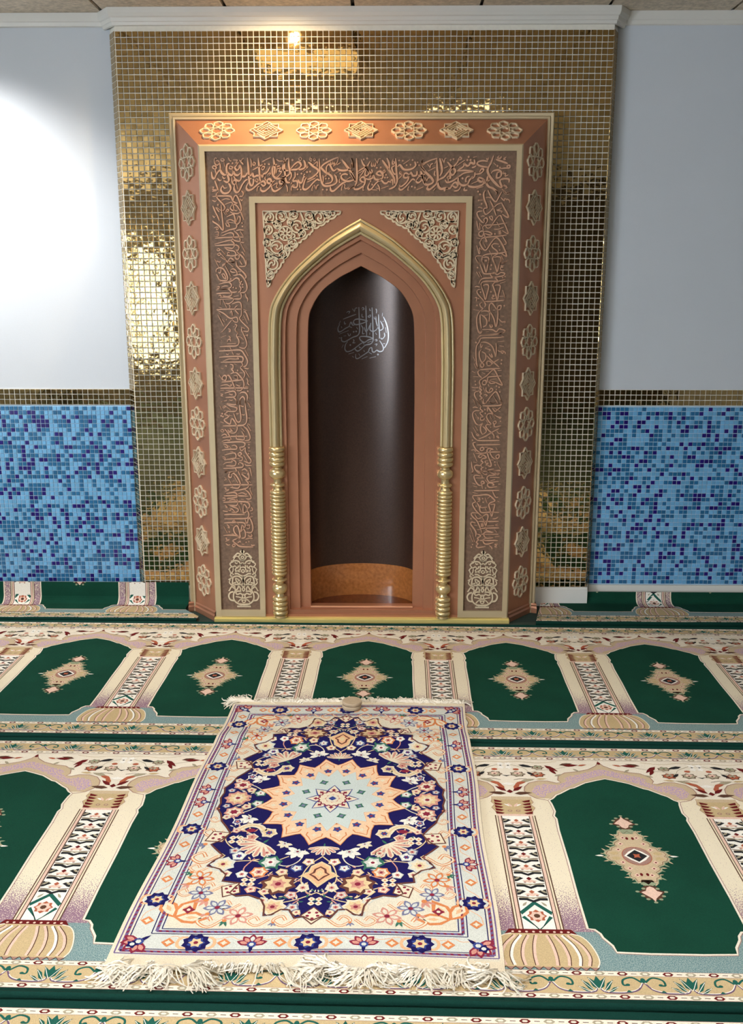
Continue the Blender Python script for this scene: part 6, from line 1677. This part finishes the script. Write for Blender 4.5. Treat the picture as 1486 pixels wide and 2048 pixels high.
def strand(mb, pts, r, m):
    """thin three-sided cord"""
    rows = []
    n = len(pts)
    for k in range(3):
        a = 2 * pi * k / 3
        row = []
        for i, p in enumerate(pts):
            t = (pts[min(i + 1, n - 1)] - pts[max(i - 1, 0)]).normalized()
            s_ = Vector((-t.y, t.x, 0))
            s_ = s_.normalized() if s_.length > 1e-6 else Vector((1, 0, 0))
            u_ = s_.cross(t)
            rr = r * (1 - 0.45 * i / n)
            row.append(p + s_ * rr * cos(a) + u_ * rr * sin(a))
        rows.append(row)
    rows.append(rows[0])
    mb.skin(rows, m)
def fringe(near):
    mb = MB()
    nb = 0
    x = -RW + 0.002
    lean, curl, ln = 0.0, 0.0, 1.0
    while x < RW - 0.002:
        if near:
            # tassels: strands fall in bunches that lean together
            if nb <= 0:
                nb = rf.randint(14, 34)
                lean = rf.gauss(0.05, 0.50); curl = rf.gauss(0, 2.2); ln = rf.uniform(0.062, 0.088)
                if x < -0.29:
                    lean -= 0.1
                if -0.245 < x < -0.075:
                    ln = rf.uniform(0.012, 0.026)
            nb -= 1
            L_ = ln * rf.uniform(0.75, 1.1)
            if -0.245 < x < -0.075 and rf.random() < 0.03:
                L_ = 0.07
            a0 = -pi / 2 + lean + rf.gauss(0, 0.22)
            step = L_ / 7
        else:
            if nb <= 0:
                nb = rf.randint(6, 16)
                lean = rf.gauss(0.0, 0.35); curl = rf.gauss(0, 1.0); ln = rf.uniform(0.034, 0.058)
                if x < -0.36:
                    lean += 0.9; ln = 0.07
            nb -= 1
            L_ = ln * rf.uniform(0.7, 1.15)
            a0 = pi / 2 + lean + rf.gauss(0, 0.35)
            step = L_ / 6
        b = rug_pt(x, -RE if near else RL, 0)
        p = Vector((b[0], b[1], 0.0078))
        pts = [p.copy()]
        a = a0
        top = rf.uniform(0.0015, 0.020 if near else 0.009)
        nst = 7 if near else 6
        for i in range(nst):
            a += (curl * 0.17 + rf.gauss(0, 0.24))
            p = p + Vector((cos(a) * step, sin(a) * step, 0))
            f = (i + 1) / nst
            p.z = max(0.0135 if (near and p.y < 1.822) else 0.0052, 0.0078 * (1 - f) + top * sin(pi * min(1, f * 1.05)) + 0.0018)
            pts.append(p.copy())
        strand(mb, pts, rf.uniform(0.0017, 0.0028), R['fringe'])
        x += rf.uniform(0.0007, 0.0014)
    # knotted cord where the warps leave the weave
    n = 60
    q = [Vector(rug_pt(-RW + 2 * RW * i / n, -RE if near else RL, 0)) + Vector((0, 0, -0.002)) for i in range(n + 1)]
    strand(mb, q, 0.0045, R['cream'])
    b = rug_pt(0, -RE if near else RL, 0)
    o = mb.build('fringe', rug, origin=(b[0], b[1], 0.003))
    o['kind'] = 'stuff'
    o['label'] = 'long tangled white fringe at the near end' if near else 'short white fringe at the far end'
fringe(True); fringe(False)
# two clay prayer stones stacked on the rug's far border
def disc(x, y, z, r, h, tilt, label):
    mb = MB()
    pr = [(r * 0.90, 0.0), (r * 0.965, h * 0.10), (r, h * 0.28), (r, h * 0.75), (r * 0.985, h * 0.92), (r * 0.95, h)]
    n = 36
    rows = [[(q * cos(2 * pi * i / n), q * sin(2 * pi * i / n) * 0.97, zz) for i in range(n)] for q, zz in pr]
    mb.skin(rows, M['clay'], closed=True)
    mb.face(rows[0][::-1], M['clay']); mb.face(rows[-1], M['clay'])
    o = mb.build('prayer_stone', None, True)
    o.location = (x, y, z); o.rotation_euler = (0, tilt, 0)
    tag(o, label, 'prayer stone', 'clay prayer stones on the rug')
SX, SY = (-0.012, 3.245)
disc(SX, SY, TOP + 0.0026, 0.0345, 0.0150, 0.0, 'lower round grey-brown clay prayer stone, lying on the far border of the rug')
disc(SX + 0.0015, SY + 0.001, TOP + 0.0026 + 0.0156, 0.0355, 0.0135, radians(1.0), 'upper round grey-brown clay prayer stone, stacked on the lower one')
